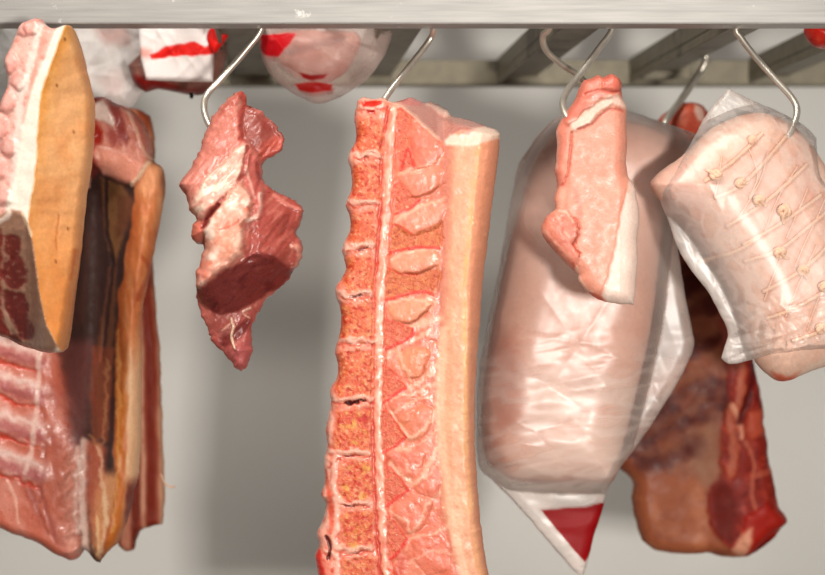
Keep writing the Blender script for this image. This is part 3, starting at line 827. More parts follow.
# ================================================================== small chop
def build_chop():
    d = 1.965
    L = [(584, 80), (579, 88), (577, 95), (573, 102), (566, 113), (560, 122), (556, 132), (557, 146), (556, 160), (555, 172), (557, 186), (554, 198), (555, 209), (550, 213),
         (545, 218), (541, 231), (546, 241), (553, 249), (559, 256), (565, 263), (571, 268), (577, 274), (578, 280), (582, 287), (588, 292), (594, 297), (602, 300)]
    T = [(584, 80), (591, 78), (598, 75), (603, 77), (610, 74), (617, 76)]
    R = [(617, 76), (621, 82), (622, 92), (623, 99), (627, 108), (626, 120), (627, 135), (627, 150), (626, 162), (628, 175), (633, 184), (636, 195), (639, 210), (639, 225), (637, 238), (638, 256), (636, 280), (634, 305)]
    B = [(602, 300), (606, 302), (620, 304), (634, 305)]
    s = Slab(L, T, R, B, d, 1.1, edge_noise=0.9, en_scale=8)
    X, Y = s.px, s.py
    P = Paint(X, Y, (236, 160, 138), 0.42)
    P.grain(22, (246, 182, 160), 0.5, None, 1, -0.1, 0.35)
    P.grain(12, (234, 150, 128), 0.35, None, 2, 0.0, 0.4)
    P.grain(3, (250, 204, 186), 0.2, None, 3, 0.15, 0.45)
    names = {0: 'lean_meat', 1: 'fat_strip', 2: 'meat_flap', 3: 'knobbly_end'}
    P.fill([(582, 78), (600, 72), (620, 74), (624, 96), (612, 98), (600, 102), (584, 112), (566, 128), (560, 120), (575, 98)], (226, 126, 108), 2.5, 0.9, h=3, lab=3, dome=(2, 12), rough=0.4)
    P.fill([(598, 76), (616, 74), (622, 88), (612, 92), (600, 90)], (228, 120, 102), 2, 0.8, h=2.5)
    P.fill([(584, 86), (598, 80), (598, 92), (586, 96)], (238, 146, 128), 3, 0.7)
    P.line([(584, 96), (596, 92), (610, 93), (620, 90)], 1.0, (178, 66, 52), 0.7, h=-1.5)
    m = P.line([(573, 126), (584, 120), (598, 108), (612, 102), (626, 106)], 5, (250, 214, 198), 0.95, 2.5, h=2.2, warp=4)
    P.line([(577, 130), (592, 124), (606, 112), (622, 112)], 1.3, (206, 108, 92), 0.7, h=-1.5)
    P.line([(586, 102), (596, 103), (604, 98)], 1.6, (244, 184, 166), 0.7)
    # fat strip
    m = P.fill([(640, 196), (634, 180), (628, 182), (624, 196), (620, 212), (615, 240), (611, 262), (606, 280), (600, 296), (604, 302), (634, 308), (642, 240)], (252, 226, 214), 1.8, 1, h=-0.5, warp=2.5, lab=1, rough=0.4)
    P.grain(14, (255, 240, 230), 0.7, m, 6, -0.1, 0.4, ay=2)
    P.line([(625, 190), (619, 214), (613, 248), (604, 284), (598, 294)], 1.0, (236, 150, 130), 0.6, h=-0.6)
    P.line([(628, 172), (630, 182), (628, 192)], 2, (248, 206, 188), 0.7)
    # loose flap
    m = P.fill([(556, 212), (546, 214), (540, 230), (552, 250), (566, 264), (576, 272), (578, 256), (574, 244), (578, 234), (574, 222), (566, 214)], (228, 136, 116), 3, 0.9, h=1.5, lab=2, dome=(1.2, 12), warp=6, rough=0.45)
    P.grain(7, (240, 166, 146), 0.8, m, 8, -0.05, 0.35, ang=0.9, ax=2)
    P.grain(6, (208, 96, 78), 0.6, m, 9, 0.1, 0.4, h=-0.6)
    P.line([(570, 216), (578, 230), (575, 242), (578, 256)], 1.5, (186, 76, 58), 0.75, h=-2.2, taper=True, warp=5)
    P.grain(5, (250, 190, 170), 0.7, m, 19, 0.05, 0.35, ang=0.9, ax=3, h=0.6)
    P.line([(558, 211), (566, 214), (572, 222)], 1.4, (250, 200, 182), 0.8, h=1)
    P.line([(576, 268), (580, 282), (592, 294), (604, 300)], 1.6, (252, 204, 184), 0.85, h=0.8)
    P.fill([(588, 292), (600, 296), (606, 302), (594, 300)], (206, 88, 70), 1.5, 0.8)
    # side fold near the hook
    P.line([(563, 126), (562, 146), (558, 166), (560, 184)], 4, (232, 140, 122), 0.8, h=2)
    P.line([(571, 134), (569, 156), (566, 176), (561, 186)], 1.4, (202, 96, 80), 0.7, h=-2)
    P.line([(557, 132), (556, 150), (556, 168)], 1.5, (250, 194, 178), 0.7)
    P.line([(574, 190), (578, 206), (576, 222)], 3, (226, 128, 108), 0.5)
    P.line([(562, 190), (560, 206)], 3, (246, 190, 172), 0.6)
    base = 0.25 * np.clip(X - 618, 0, 30)
    front = 15 * dome(s.dist, 15) + 1.2 * fbm(X / 26, Y / 26, 3, 2)
    t = thing('boneless_pork_chop', 'small pale boneless chop with a white fat strip in front of the bagged ham', 'pork chop', W(606, 305, d))
    s.build(front, 15 * dome(s.dist, 15), base, P, names, {0: M_FLESH, 1: M_SOFT, 2: M_FLESH, 3: M_FLESH}, t, relief_r=4)


# ================================================================== rind-on slab nearest the camera
def build_belly():
    d = 1.88
    L = [(18, 34), (12, 48), (6, 62), (8, 74), (9, 86), (4, 98), (0, 110), (-6, 124), (-12, 150), (-18, 190), (-26, 230), (-34, 270), (-36, 300), (-34, 326)]
    T = [(18, 34), (22, 26), (30, 21), (41, 19), (46, 25), (54, 29), (66, 26), (71, 26)]
    R = [(71, 26), (75, 34), (81, 50), (86, 68), (91, 86), (95, 104), (95, 124), (94, 145), (92, 165), (88, 190), (86, 205), (83, 235), (80, 258), (76, 282), (73, 300), (69, 325), (63, 352)]
    B = [(-34, 326), (-10, 333), (8, 338), (20, 345), (36, 350), (50, 353), (63, 352)]
    s = Slab(L, T, R, B, d, 1.3, edge_noise=0.9, en_scale=9)
    X, Y = s.px, s.py
    P = Paint(X, Y, (238, 190, 178), 0.4)
    names = {0: 'rib_meat', 1: 'fat_layer', 2: 'rind', 3: 'cut_face'}
    ridge = lerp1(Y, [(20, 70), (28, 69), (45, 63), (70, 54), (95, 46), (120, 43), (160, 41), (200, 36), (215, 33), (230, 33), (250, 38), (290, 43), (320, 49), (345, 61), (355, 64)])
    ridge = ridge + 1.5 * fbm(X / 30, Y / 16, 2.0, 3)
    mr = sstep(-1.5, 1.5, X - ridge)
    # rib side
    P.grain(10, (246, 214, 206), 0.8, None, 1, -0.1, 0.35)
    P.grain(8, (218, 130, 118), 0.75, None, 2, 0.02, 0.4)
    for cx, cy, r in ((27, 30, 9), (15, 64, 10), (24, 84, 9), (12, 104, 10), (4, 128, 11), (14, 148, 9), (2, 170, 11), (8, 196, 9), (36, 30, 7)):
        th = np.linspace(0, 2 * np.pi, 9)[:-1]
        q = [(cx + r * math.cos(a), cy + r * 1.15 * math.sin(a)) for a in th]
        P.fill(q, (236, 160, 150), 4, 0.8, dome=(4, 7), warp=5)
        P.fill([(cx + 0.45 * r * math.cos(a), cy + 0.5 * r * math.sin(a)) for a in th], (246, 206, 196), 3, 0.7, warp=3)
    P.line([(44, 28), (36, 60), (28, 90), (24, 120), (20, 160), (16, 200)], 3.5, (252, 232, 224), 0.85, h=1, warp=5)
    P.line([(50, 30), (42, 66), (36, 90), (31, 120), (29, 160)], 2.4, (230, 164, 148), 0.7, warp=4)
    # white fat under the rind
    fl = ridge - lerp1(Y, [(20, 8), (60, 9), (100, 11), (130, 16), (180, 20), (225, 26), (240, 20)])
    mfat = sstep(-2, 2, X - fl) * (1 - mr)
    P.mix(mfat, (254, 244, 232), 0.45)
    P.lab[(X > fl)] = 1
    # rind
    P.mix(mr, (238, 180, 128), 0.42)
    P.lab[X > ridge] = 2
    P.mix(mr * np.exp(-np.clip(X - ridge, 0, 99) / 8) * lerp1(Y, [(20, 0.95), (100, 0.85), (150, 0.4), (350, 0.3)]), (226, 146, 50))
    P.grain(26, (226, 150, 92), 0.5, mr, 4, -0.1, 0.4, ay=2.2)
    P.grain(9, (246, 196, 140), 0.45, mr, 5, 0.0, 0.4, ay=2)
    P.mix(mr * sstep(150, 300, Y) * 0.5, (208, 122, 56))  # deeper orange lower down, partly the weaker light there painted in
    for q in ((61, 88), (78, 134), (69, 42), (60, 262), (72, 230)):
        P.fill([(q[0] - 1, q[1] - 2), (q[0] + 1.2, q[1] - 1), (q[0] + 0.6, q[1] + 2), (q[0] - 1, q[1] + 1)], (122, 62, 30), 0.8, 0.8, warp=1)
    P.line([(63, 216), (60, 236), (61, 250)], 1.0, (190, 104, 52), 0.6, h=-0.8)
    P.line([(78, 250), (76, 268), (74, 280)], 1.2, (196, 96, 40), 0.6, h=-0.8)
    # cut end below, turned to the floor
    cf = [(-50, 236), (-10, 226), (4, 216), (16, 210), (27, 212), (34, 228), (38, 250), (43, 290), (49, 320), (61, 346), (50, 356), (20, 350), (-50, 340)]
    sdc = poly_sd(*P.warp(2, 14), cf)
    mcf = sstep(-1.5, 1.5, sdc)
    P.mix(mcf, (176, 134, 112), 0.4)
    P.lab[sdc > 0] = 3
    for q, c in (([(10, 236), (22, 238), (25, 250), (18, 260), (10, 254)], (118, 46, 40)), ([(8, 262), (22, 256), (30, 266), (30, 284), (18, 290), (8, 280)], (112, 42, 38)),
                 ([(8, 290), (20, 292), (30, 296), (34, 318), (38, 334), (28, 340), (18, 322), (10, 308)], (110, 40, 38)), ([(-36, 232), (2, 226), (6, 250), (6, 290), (8, 320), (12, 334), (-36, 326)], (132, 46, 42)),
                 ([(14, 330), (24, 338), (24, 348), (12, 344)], (104, 44, 38))):
        P.fill(q, c, 2, 0.9, warp=4, ws=9, smooth=True, h=-1)
    P.grain(5, (196, 156, 138), 0.5, mcf, 9, 0.1, 0.4)
    P.line([(0, 224), (10, 219), (14, 213)], 2.4, (250, 232, 222), 0.9, h=1.5)
    P.line([(27, 214), (33, 228), (36, 236)], 1.6, (232, 206, 176), 0.8)
    P.line([(6, 306), (12, 318), (16, 332)], 2, (188, 150, 130), 0.8)
    lx = np.clip(ridge - X, 0, 120); rx = np.clip(X - ridge, 0, 80)
    down = np.clip(sdc, 0, 200)
    yl = lerp1(X, [(-50, 236), (-10, 226), (4, 218), (16, 212), (30, 218), (36, 240), (43, 290), (50, 322), (62, 348)])
    base = 0.45 * lx + 0.75 * rx + 0.55 * np.clip(Y - yl, 0, 140) * (X < ridge + 3)
    front = 22 * dome(s.dist, 7) + 1.6 * fbm(X / 18, Y / 18, 4, 3)
    back = np.maximum(64 * dome(s.dist, 12) - base * 0.7, 3 * dome(s.dist, 8))
    t = thing('rind_on_pork_slab', 'thick pork slab with golden rind and white fat, nearest the camera', 'pork slab', W(30, 353, d))
    s.build(front, back, base, P, names, {0: M_FLESH, 1: M_SOFT, 2: M_SOFT, 3: M_FLESH}, t, relief_r=4, labels={2: 'golden orange rind', 3: 'dark maroon cut end'})


# ================================================================== rib side behind it
def build_side():
    d = 2.13
    L = [(84, 104), (72, 120), (56, 160), (30, 220), (0, 290), (-30, 350), (-45, 400), (-50, 460), (-48, 512)]
    T = [(84, 104), (92, 98), (104, 97), (114, 102), (124, 106)]
    R = [(124, 106), (134, 112), (141, 120), (147, 130), (151, 142), (152, 154), (155, 162), (162, 168), (165, 180), (164, 196), (161, 214), (157, 236), (153, 256), (148, 280), (143, 304), (141, 330), (142, 352), (141, 380),
         (141, 410), (141, 440), (139, 465), (138, 478), (134, 490), (130, 512), (124, 530), (118, 542), (104, 556), (100, 563)]
    B = [(-48, 512), (-20, 520), (0, 527), (18, 535), (36, 541), (50, 550), (62, 556), (72, 560), (80, 556), (86, 549), (94, 558), (100, 563)]
    s = Slab(L, T, R, B, d, 1.3, edge_noise=1.2, en_scale=10)
    X, Y = s.px, s.py
    P = Paint(X, Y, (56, 28, 22), 0.75)  # dried brown meat, with the hollow's deep shade darkened into the colour
    names = {0: 'shaded_muscle', 1: 'rind_edge', 2: 'membrane', 3: 'shoulder_joint', 4: 'meat_strip'}
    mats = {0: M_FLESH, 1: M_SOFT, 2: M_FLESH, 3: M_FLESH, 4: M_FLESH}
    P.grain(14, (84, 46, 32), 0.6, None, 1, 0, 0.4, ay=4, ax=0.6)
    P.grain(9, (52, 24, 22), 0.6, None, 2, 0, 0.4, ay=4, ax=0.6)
    # inner strips
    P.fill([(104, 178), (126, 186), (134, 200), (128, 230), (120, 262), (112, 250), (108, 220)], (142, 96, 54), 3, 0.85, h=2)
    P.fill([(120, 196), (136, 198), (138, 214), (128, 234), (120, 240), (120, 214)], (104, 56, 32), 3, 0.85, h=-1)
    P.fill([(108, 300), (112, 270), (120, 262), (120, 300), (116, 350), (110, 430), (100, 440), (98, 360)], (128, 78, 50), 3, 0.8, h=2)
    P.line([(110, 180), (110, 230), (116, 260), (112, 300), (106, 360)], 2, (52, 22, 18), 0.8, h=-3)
    P.line([(92, 170), (94, 178), (92, 188)], 1.8, (206, 160, 150), 0.9)
    # lean and membrane lower down
    m = P.fill([(-60, 330), (44, 340), (62, 346), (76, 400), (80, 440), (88, 450), (90, 470), (84, 520), (86, 570), (-60, 560)], (212, 116, 94), 7, 0.95, warp=4, lab=2, rough=0.34)
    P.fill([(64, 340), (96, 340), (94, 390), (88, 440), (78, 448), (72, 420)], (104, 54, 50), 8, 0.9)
    P.grain(16, (226, 156, 142), 0.6, m, 4, -0.1, 0.4, ang=1.1, ax=3)
    P.grain(20, (176, 88, 76), 0.5, m, 5, 0.05, 0.4, ang=1.1, ax=3)
    for q in ([(44, 390), (50, 440), (44, 500)], [(38, 470), (52, 510), (60, 540)], [(30, 470), (40, 500), (52, 530)]):
        P.line(q, 2, (168, 84, 72), 0.5, h=-1)
    # ribs
    for i, (y0, bend) in enumerate(((352, 5), (386, 6), (424, 7), (462, 8), (500, 6))):
        pts = [(-48, y0 - 34), (-14, y0 - 14), (16, y0 - 2 + bend * 0.3), (42, y0 + bend)]
        if i < 4:
            P.line([(a, b - 2) for a, b in pts], 11, (238, 192, 184), 0.8, 7, h=4, warp=9, ws=18, lab=6 + i)
            names[6 + i] = 'rib'; mats[6 + i] = M_FLESH
            P.line([(a + 4, b + 4) for a, b in pts[1:]], 5, (182, 92, 92), 0.7, 4, warp=8)
            P.line([(a, b - 9) for a, b in pts], 2.4, (250, 226, 218), 0.65, 3, warp=8)
            P.line([(a, b + 12 + 2 * (i % 2)) for a, b in pts], 2.4, (214, 66, 50), 0.75, 2.4, h=-2.5, warp=9, ws=12, taper=True)
    P.line([(44, 346), (42, 400), (36, 450), (30, 470)], 2.5, (246, 208, 196), 0.8)
    P.fill([(-50, 478), (22, 478), (30, 500), (14, 512), (-50, 500)], (224, 148, 132), 6, 0.7)
    P.line([(12, 478), (20, 496), (23, 520)], 1.4, (248, 196, 176), 0.7)
    # ruffled seam
    rx = lerp1(Y, [(420, 84), (450, 78), (480, 74), (520, 76), (550, 78)])
    w = np.exp(-((X - rx) / 9) ** 2) * sstep(440, 462, Y) * sstep(556, 545, Y)
    P.mix(w * 0.6, (242, 184, 168), 0.25); P.h += w * (2 + 3.2 * np.sin(Y / 2.9 + X * 0.18 + 2 * fbm(X / 9, Y / 9, 7, 2)))
    P.line([(88, 440), (86, 480), (88, 520), (90, 548)], 4, (246, 214, 202), 0.85, h=2, warp=3)
    P.line([(82, 448), (80, 490), (82, 530)], 2.4, (252, 226, 216), 0.6, h=1, warp=5)
    # brown strip and fat edging
    P.fill([(96, 346), (118, 346), (114, 400), (112, 440), (104, 436), (96, 440), (94, 390)], (138, 70, 46), 3, 0.85, lab=4)
    P.fill([(92, 440), (104, 440), (110, 446), (106, 500), (98, 540), (92, 520), (90, 470)], (206, 106, 78), 5, 0.85, lab=4)
    P.grain(6, (150, 60, 40), 0.6, P.fill([(94, 350), (112, 350), (112, 540), (96, 540)], None, 4), 26, 0.0, 0.35, ay=5)
    P.line([(94, 434), (101, 442), (107, 434), (109, 400), (111, 360)], 1.6, (206, 146, 98), 0.55, 1.6, warp=6)
    P.fill([(100, 490), (108, 470), (122, 474), (122, 500), (114, 530), (102, 562), (98, 556), (97, 530)], (236, 164, 112), 7, 0.85, warp=8)
    P.grain(7, (250, 208, 160), 0.8, sstep(470, 500, Y) * sstep(92, 100, X), 24, -0.05, 0.3, ay=3)
    P.line([(104, 446), (106, 480), (110, 510), (104, 548)], 2.0, (248, 206, 172), 0.7, 2, warp=6)
    # rind roll
    rl = lerp1(Y, [(150, 150), (168, 146), (190, 140), (215, 136), (250, 130), (290, 124), (330, 120), (360, 119), (420, 119), (480, 118), (520, 114), (560, 104)])
    rl = rl + 5 * fbm(X / 18, Y / 26, 8, 3)
    mrd = sstep(-2, 2, X - rl) * sstep(158, 170, Y)
    P.mix(mrd, (212, 128, 78), 0.52)
    P.mix(mrd * np.exp(-np.clip(X - rl, 0, 99) / 8) * 0.75, (150, 72, 34))
    P.h += mrd * 2.5 * fbm(X / 10, Y / 24, 14, 2)
    P.lab[(X > rl) & (Y > 164)] = 1
    P.grain(16, (246, 190, 140), 0.6, mrd, 8, -0.1, 0.4, ay=2.5)
    P.mix(mrd * sstep(215, 172, Y) * 0.75, (248, 184, 140))  # highlight on the top of the roll, painted into the colour
    P.grain(13, (158, 74, 36), 0.6, mrd * sstep(210, 260, Y), 18, 0.0, 0.35, ax=0.6, ay=4)
    P.mix(mrd * sstep(330, 420, Y) * np.exp(-((X - rl - 4) / 5) ** 2) * 0.8, (222, 130, 48))
    P.mix(mrd * np.exp(-np.clip(X - rl, 0, 99) / 3.5) * 0.6, (178, 84, 40))
    P.mix(mrd * sstep(320, 380, Y) * sstep(9, 14, X - rl) * 0.85, (244, 204, 164))
    P.mix(mrd * sstep(470, 490, Y) * sstep(10, 15, X - rl) * 0.9, (120, 40, 28))
    P.line([(122, 330), (122, 400), (121, 470), (116, 530)], 1.6, (236, 178, 110), 0.6, 1.6, warp=5)
    P.line([(146, 258), (150, 270), (144, 290), (140, 300)], 1.8, (170, 76, 40), 0.7, h=-1.5)
    # shoulder end
    m = P.fill([(80, 100), (104, 94), (126, 104), (142, 118), (152, 140), (154, 160), (146, 172), (138, 188), (122, 182), (106, 174), (96, 166), (86, 160)], (226, 146, 126), 3, 0.95, h=5, lab=3, rough=0.3)
    P.grain(12, (240, 186, 166), 0.6, m, 12, -0.05, 0.35)
    P.fill([(92, 98), (106, 96), (104, 104), (94, 106)], (142, 36, 30), 2, 0.9)
    P.fill([(98, 106), (108, 102), (114, 112), (122, 120), (118, 130), (106, 124), (96, 122)], (240, 216, 206), 2.5, 0.95, h=3)
    P.fill([(108, 98), (120, 104), (128, 122), (134, 140), (130, 148), (122, 138), (116, 116)], (150, 62, 56), 2.5, 0.9, h=-1)
    P.fill([(112, 128), (124, 134), (126, 148), (116, 148), (110, 138)], (168, 74, 66), 3, 0.8)
    P.fill([(90, 122), (100, 122), (108, 134), (106, 146), (98, 152), (90, 146)], (164, 34, 26), 3, 0.9, rough=0.2)
    P.fill([(128, 116), (140, 120), (150, 140), (152, 156), (142, 150), (134, 134)], (196, 112, 96), 3, 0.85)
    P.line([(130, 112), (138, 128), (146, 150), (153, 160)], 1.6, (238, 190, 166), 0.8, h=0.8)
    P.fill([(104, 150), (120, 152), (140, 164), (148, 168), (138, 186), (122, 180), (108, 170)], (236, 160, 138), 3, 0.8, h=2)
    P.line([(136, 186), (144, 176), (152, 164)], 1.8, (250, 222, 190), 0.85, h=1)
    P.fill([(86, 152), (96, 156), (104, 172), (96, 180), (86, 176)], (120, 34, 28), 3, 0.8)
    # hollow between ribs and rind
    cav = np.exp(-((X - 98 + (Y - 250) * 0.02) / 26) ** 2) * sstep(160, 200, Y) * sstep(470, 330, Y)
    base = 55 * cav
    front = 26 * dome(s.dist, 12) + 1.8 * fbm(X / 16, Y / 20, 3, 3)
    back = np.maximum(34 * dome(s.dist, 14), 0) + 0 * base
    t = thing('pork_rib_side', 'side of pork hanging behind the golden slab, pale ribs and pink lining showing below', 'pork side', W(60, 556, d))
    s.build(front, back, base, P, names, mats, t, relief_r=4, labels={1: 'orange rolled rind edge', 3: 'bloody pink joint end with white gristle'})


def build_bacon():
    d = 2.27
    L = [(112, 112), (112, 180), (114, 260), (116, 340), (116, 420), (116, 490), (118, 544)]
    T = [(112, 112), (126, 108), (140, 110), (150, 116)]
    R = [(150, 116), (154, 130), (155, 150), (153, 190), (152, 230), (153, 262), (155, 290), (157, 320), (160, 350), (161, 380), (162, 410), (163, 440), (164, 470), (165, 500), (162, 525)]
    B = [(118, 544), (126, 551), (134, 549), (136, 540), (142, 530), (152, 526), (162, 525)]
    s = Slab(L, T, R, B, d, 1.6, edge_noise=1.6, en_scale=12)
    X, Y = s.px, s.py
    P = Paint(X, Y, (200, 132, 108), 0.6)
    sh = lerp1(Y, [(100, -8), (260, -6), (350, 0), (540, 2)])
    x = X - sh + 2.5 * fbm(X / 20, Y / 40, 5, 3)
    P.lab[(x > 145) & (x < 159)] = 1
    P.mix(np.exp(-((x - 152) / 6.0) ** 4), (132, 46, 30), 0.6)
    P.mix(np.exp(-((x - 136) / 5) ** 4), (118, 44, 30), 0.6)
    P.mix(sstep(158, 161, x), (222, 170, 140))
    P.mix(np.exp(-((x - 144) / 2.0) ** 2) * 0.9, (232, 178, 150))
    P.grain(9, (160, 72, 56), 0.5, None, 3, 0.05, 0.4, ay=4)
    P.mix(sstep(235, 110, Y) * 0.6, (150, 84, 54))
    t = thing('bacon_slab', 'streaky red and white slab half hidden behind the rib side', 'bacon', W(140, 548, d))
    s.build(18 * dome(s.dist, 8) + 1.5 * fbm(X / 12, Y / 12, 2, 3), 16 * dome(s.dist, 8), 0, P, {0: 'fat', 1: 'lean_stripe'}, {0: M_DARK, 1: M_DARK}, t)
    tube('string_end', [W(*p) for p in ((161, 474, d - 0.012), (164, 482, d - 0.016), (168, 486, d - 0.018), (172, 487, d - 0.018), (175, 486, d - 0.018))], 0.0012, M_STRING, t, 6)


# ================================================================== dark rack at the back
def build_dark_rack():
    d = 2.31
    L = [(655, 126), (648, 140), (636, 170), (622, 220), (612, 280), (606, 340), (608, 400), (612, 440), (618, 466), (628, 476), (633, 484), (632, 500), (635, 520), (642, 540)]
    T = [(655, 126), (662, 116), (672, 108), (684, 103), (698, 104), (706, 110)]
    R = [(706, 110), (712, 120), (711, 134), (716, 170), (730, 220), (742, 280), (750, 330), (754, 366), (760, 392), (764, 412), (763, 424), (767, 440), (768, 458), (772, 474), (776, 492), (778, 506), (787, 520), (778, 530), (770, 534)]
    B = [(642, 540), (658, 551), (684, 554), (708, 553), (722, 556), (744, 557), (757, 548), (770, 534)]
    s = Slab(L, T, R, B, d, 1.5, edge_noise=1.8, en_scale=14)
    X, Y = s.px, s.py
    P = Paint(X, Y, (146, 80, 58), 0.5)
    names = {0: 'rib_lining', 1: 'lean_edge', 2: 'fatty_flank', 3: 'meat_tip'}
    P.grain(40, (166, 104, 74), 0.7, None, 1, -0.1, 0.35)
    P.grain(44, (84, 28, 22), 0.95, sstep(500, 440, Y), 2, -0.1, 0.15, o=3)
    P.grain(16, (186, 130, 100), 0.25, None, 3, 0.1, 0.45)
    P.fill([(690, 440), (712, 410), (716, 470), (708, 500), (690, 490)], (170, 124, 100), 8, 0.7)
    for q in ([(640, 440), (664, 430), (690, 416), (700, 396)], [(636, 462), (670, 456), (692, 440)], [(650, 405), (680, 390), (706, 380)], [(660, 360), (690, 350), (712, 340)], [(664, 320), (690, 310), (706, 300)]):
        P.line(q, 7, (92, 36, 26), 0.6, 6, h=-1.2, warp=10, ws=18)
        P.line([(a + 4, b - 12) for a, b in q], 5, (160, 104, 78), 0.5, 4, warp=9)
    # flank below
    P.fill([(625, 478), (660, 470), (690, 474), (706, 490), (712, 520), (716, 560), (650, 560), (628, 520)], (178, 104, 74), 7, 0.9, rough=0.45, lab=2, warp=5)
    P.grain(22, (204, 130, 92), 0.6, sstep(470, 490, Y), 5, -0.05, 0.35)
    P.grain(18, (150, 80, 56), 0.5, sstep(470, 490, Y), 6, 0.05, 0.4)
    # lean side
    le = [(715, 300), (760, 300), (780, 420), (800, 520), (760, 560), (728, 548), (716, 534), (706, 520), (708, 490), (718, 470), (718, 430), (726, 400), (722, 360)]
    m = P.fill(le, (146, 42, 32), 4, 0.95, lab=1, warp=5, h=2)
    P.grain(12, (196, 74, 56), 0.7, m, 7, -0.05, 0.35)
    P.grain(10, (110, 24, 20), 0.8, m, 8, 0.02, 0.35)
    P.fill([(706, 492), (718, 476), (732, 486), (736, 520), (728, 540), (712, 530)], (104, 32, 26), 7, 0.8, rough=0.7)
    P.line([(738, 366), (736, 396), (726, 416), (730, 440), (728, 470)], 5, (206, 120, 90), 0.7, 3, h=2, warp=5)
    P.line([(728, 404), (734, 416), (738, 436)], 2.5, (244, 180, 150), 0.8, 2, h=2)
    P.line([(752, 366), (744, 400), (736, 420)], 3.5, (84, 14, 12), 0.85, 2.5, h=-3)
    P.fill([(744, 410), (762, 408), (764, 430), (748, 440), (740, 430)], (204, 96, 72), 4, 0.8, dome=(4, 10))
    P.line([(742, 440), (750, 460), (748, 490), (752, 506)], 2, (214, 130, 104), 0.6)
    P.line([(752, 474), (768, 468)], 3, (206, 110, 84), 0.6)
    P.fill([(742, 512), (764, 500), (786, 520), (768, 536), (750, 550), (738, 540)], (176, 40, 30), 4, 0.85, dome=(4, 12))
    P.fill([(728, 548), (738, 532), (748, 524), (748, 540), (742, 556)], (232, 176, 146), 2.5, 0.85)
    P.fill([(716, 300), (736, 300), (738, 366), (722, 372)], (146, 84, 66), 5, 0.7)
    # red tip the hook goes through
    m = P.fill([(650, 132), (664, 114), (686, 100), (708, 108), (714, 128), (704, 142), (680, 146), (656, 146)], (226, 92, 66), 3, 0.95, lab=3, h=3, dome=(6, 12))
    P.grain(9, (244, 146, 116), 0.7, m, 10, 0, 0.35)
    P.fill([(692, 106), (700, 112), (700, 124), (694, 122), (690, 114)], (252, 214, 198), 2, 0.95)
    P.fill([(672, 112), (686, 106), (686, 122), (674, 130)], (240, 130, 100), 3, 0.6)
    base = 0.14 * np.clip(X - 740, 0, 60)
    front = 24 * dome(s.dist, 14) + 2 * fbm(X / 26, Y / 26, 2, 2)
    t = thing('dark_meat_rack', 'dark red rack of meat with brown lining hanging behind both bagged pieces', 'meat rack', W(700, 557, d))
    s.build(front, 22 * dome(s.dist, 14), base, P, names, {0: M_DARK, 1: M_DARK, 2: M_DARK, 3: M_FLESH}, t, relief_r=5)


# ================================================================== bagged ham
HAM = dict(L=[(578, 122), (554, 136), (534, 165), (520, 205), (508, 250), (497, 300), (488, 350), (482, 400), (482, 440), (490, 464), (512, 480)],
           T=[(578, 122), (594, 118), (616, 118), (644, 124), (672, 136)],
           R=[(672, 136), (684, 150), (676, 172), (664, 210), (658, 270), (652, 320), (642, 370), (632, 410), (622, 450), (617, 474), (610, 484)],
           B=[(512, 480), (540, 483), (575, 483), (610, 484)])


def build_ham():
    d = 2.16
    s = Slab(HAM['L'], HAM['T'], HAM['R'], HAM['B'], d, 1.8, edge_noise=1.0)
    X, Y = s.px, s.py
    P = Paint(X, Y, (238, 186, 166), 0.42)
    P.grain(40, (226, 162, 140), 0.7, None, 1, -0.1, 0.3)
    P.grain(22, (252, 226, 212), 0.8, sstep(330, 400, Y) * sstep(500, 540, X), 2, -0.4, 0.1, ax=2.5)  # pale streaks: the film's reflections painted onto the ham
    P.fill([(500, 330), (520, 250), (560, 180), (640, 200), (650, 280), (620, 320), (560, 330), (520, 350)], (222, 172, 150), 22, 0.7, warp=12, ws=40)  # shade over the upper ham, painted as a browner tone
    P.fill([(490, 340), (512, 330), (520, 380), (514, 420), (500, 430), (490, 400)], (198, 126, 104), 10, 0.8, warp=8)
    P.fill([(486, 430), (500, 440), (506, 468), (494, 460)], (186, 112, 84), 5, 0.8)
    P.grain(16, (228, 176, 158), 0.3, None, 5, 0.0, 0.4, ax=2.5)
    P.lab[(Y > 462 + 3 * fbm(X / 20, Y / 20, 3))] = 1
    P.mix(sstep(470, 478, Y) * 0.6, (196, 130, 112))
    t = thing('pork_ham', 'pale pink ham inside the milky bag beside the sawn loin', 'ham', W(560, 484, d))
    s.build(46 * dome(s.dist, 46) + 2 * fbm(X / 30, Y / 30, 4, 3), 50 * dome(s.dist, 50), 0, P, {0: 'skin', 1: 'cut_end'}, {0: M_SOFT, 1: M_FLESH}, t)
    ol = s.outline
    return lambda x, y: poly_sd(x, y, ol)


def ridged(x, y, z, sx, sy, ang, o=3):
    ca, sa = math.cos(ang), math.sin(ang)
    u, v = (x * ca + y * sa) / sx, (-x * sa + y * ca) / sy
    u = u + 0.5 * fbm(u, v, z + 40, 2)
    return 1 - 2 * np.abs(fbm(u, v, z, o))


def creases(x, y, z, n=40, area=(0, 0, 100, 100), ln=40, amp=1.0, sharp=3.0, ang=None):
    """sharp straight-ish folds such as stiff film makes"""
    r = np.random.RandomState(int(z * 10) + 5)
    h = np.zeros(x.shape)
    for i in range(n):
        cx, cy = r.uniform(area[0], area[2]), r.uniform(area[1], area[3])
        a = r.uniform(0, math.pi) if ang is None else r.normal(ang, 0.35)
        l = ln * r.uniform(0.4, 1.3)
        dx, dy = math.cos(a), math.sin(a)
        u = (x - cx) * dx + (y - cy) * dy
        v = -(x - cx) * dy + (y - cy) * dx + 0.08 * u * math.sin(i)
        h += r.uniform(0.4, 1.0) * r.choice([-1, 1, 1]) * np.exp(-np.abs(v) / (sharp * r.uniform(0.6, 1.6))) * np.exp(-(u / l) ** 2)
    return amp * h


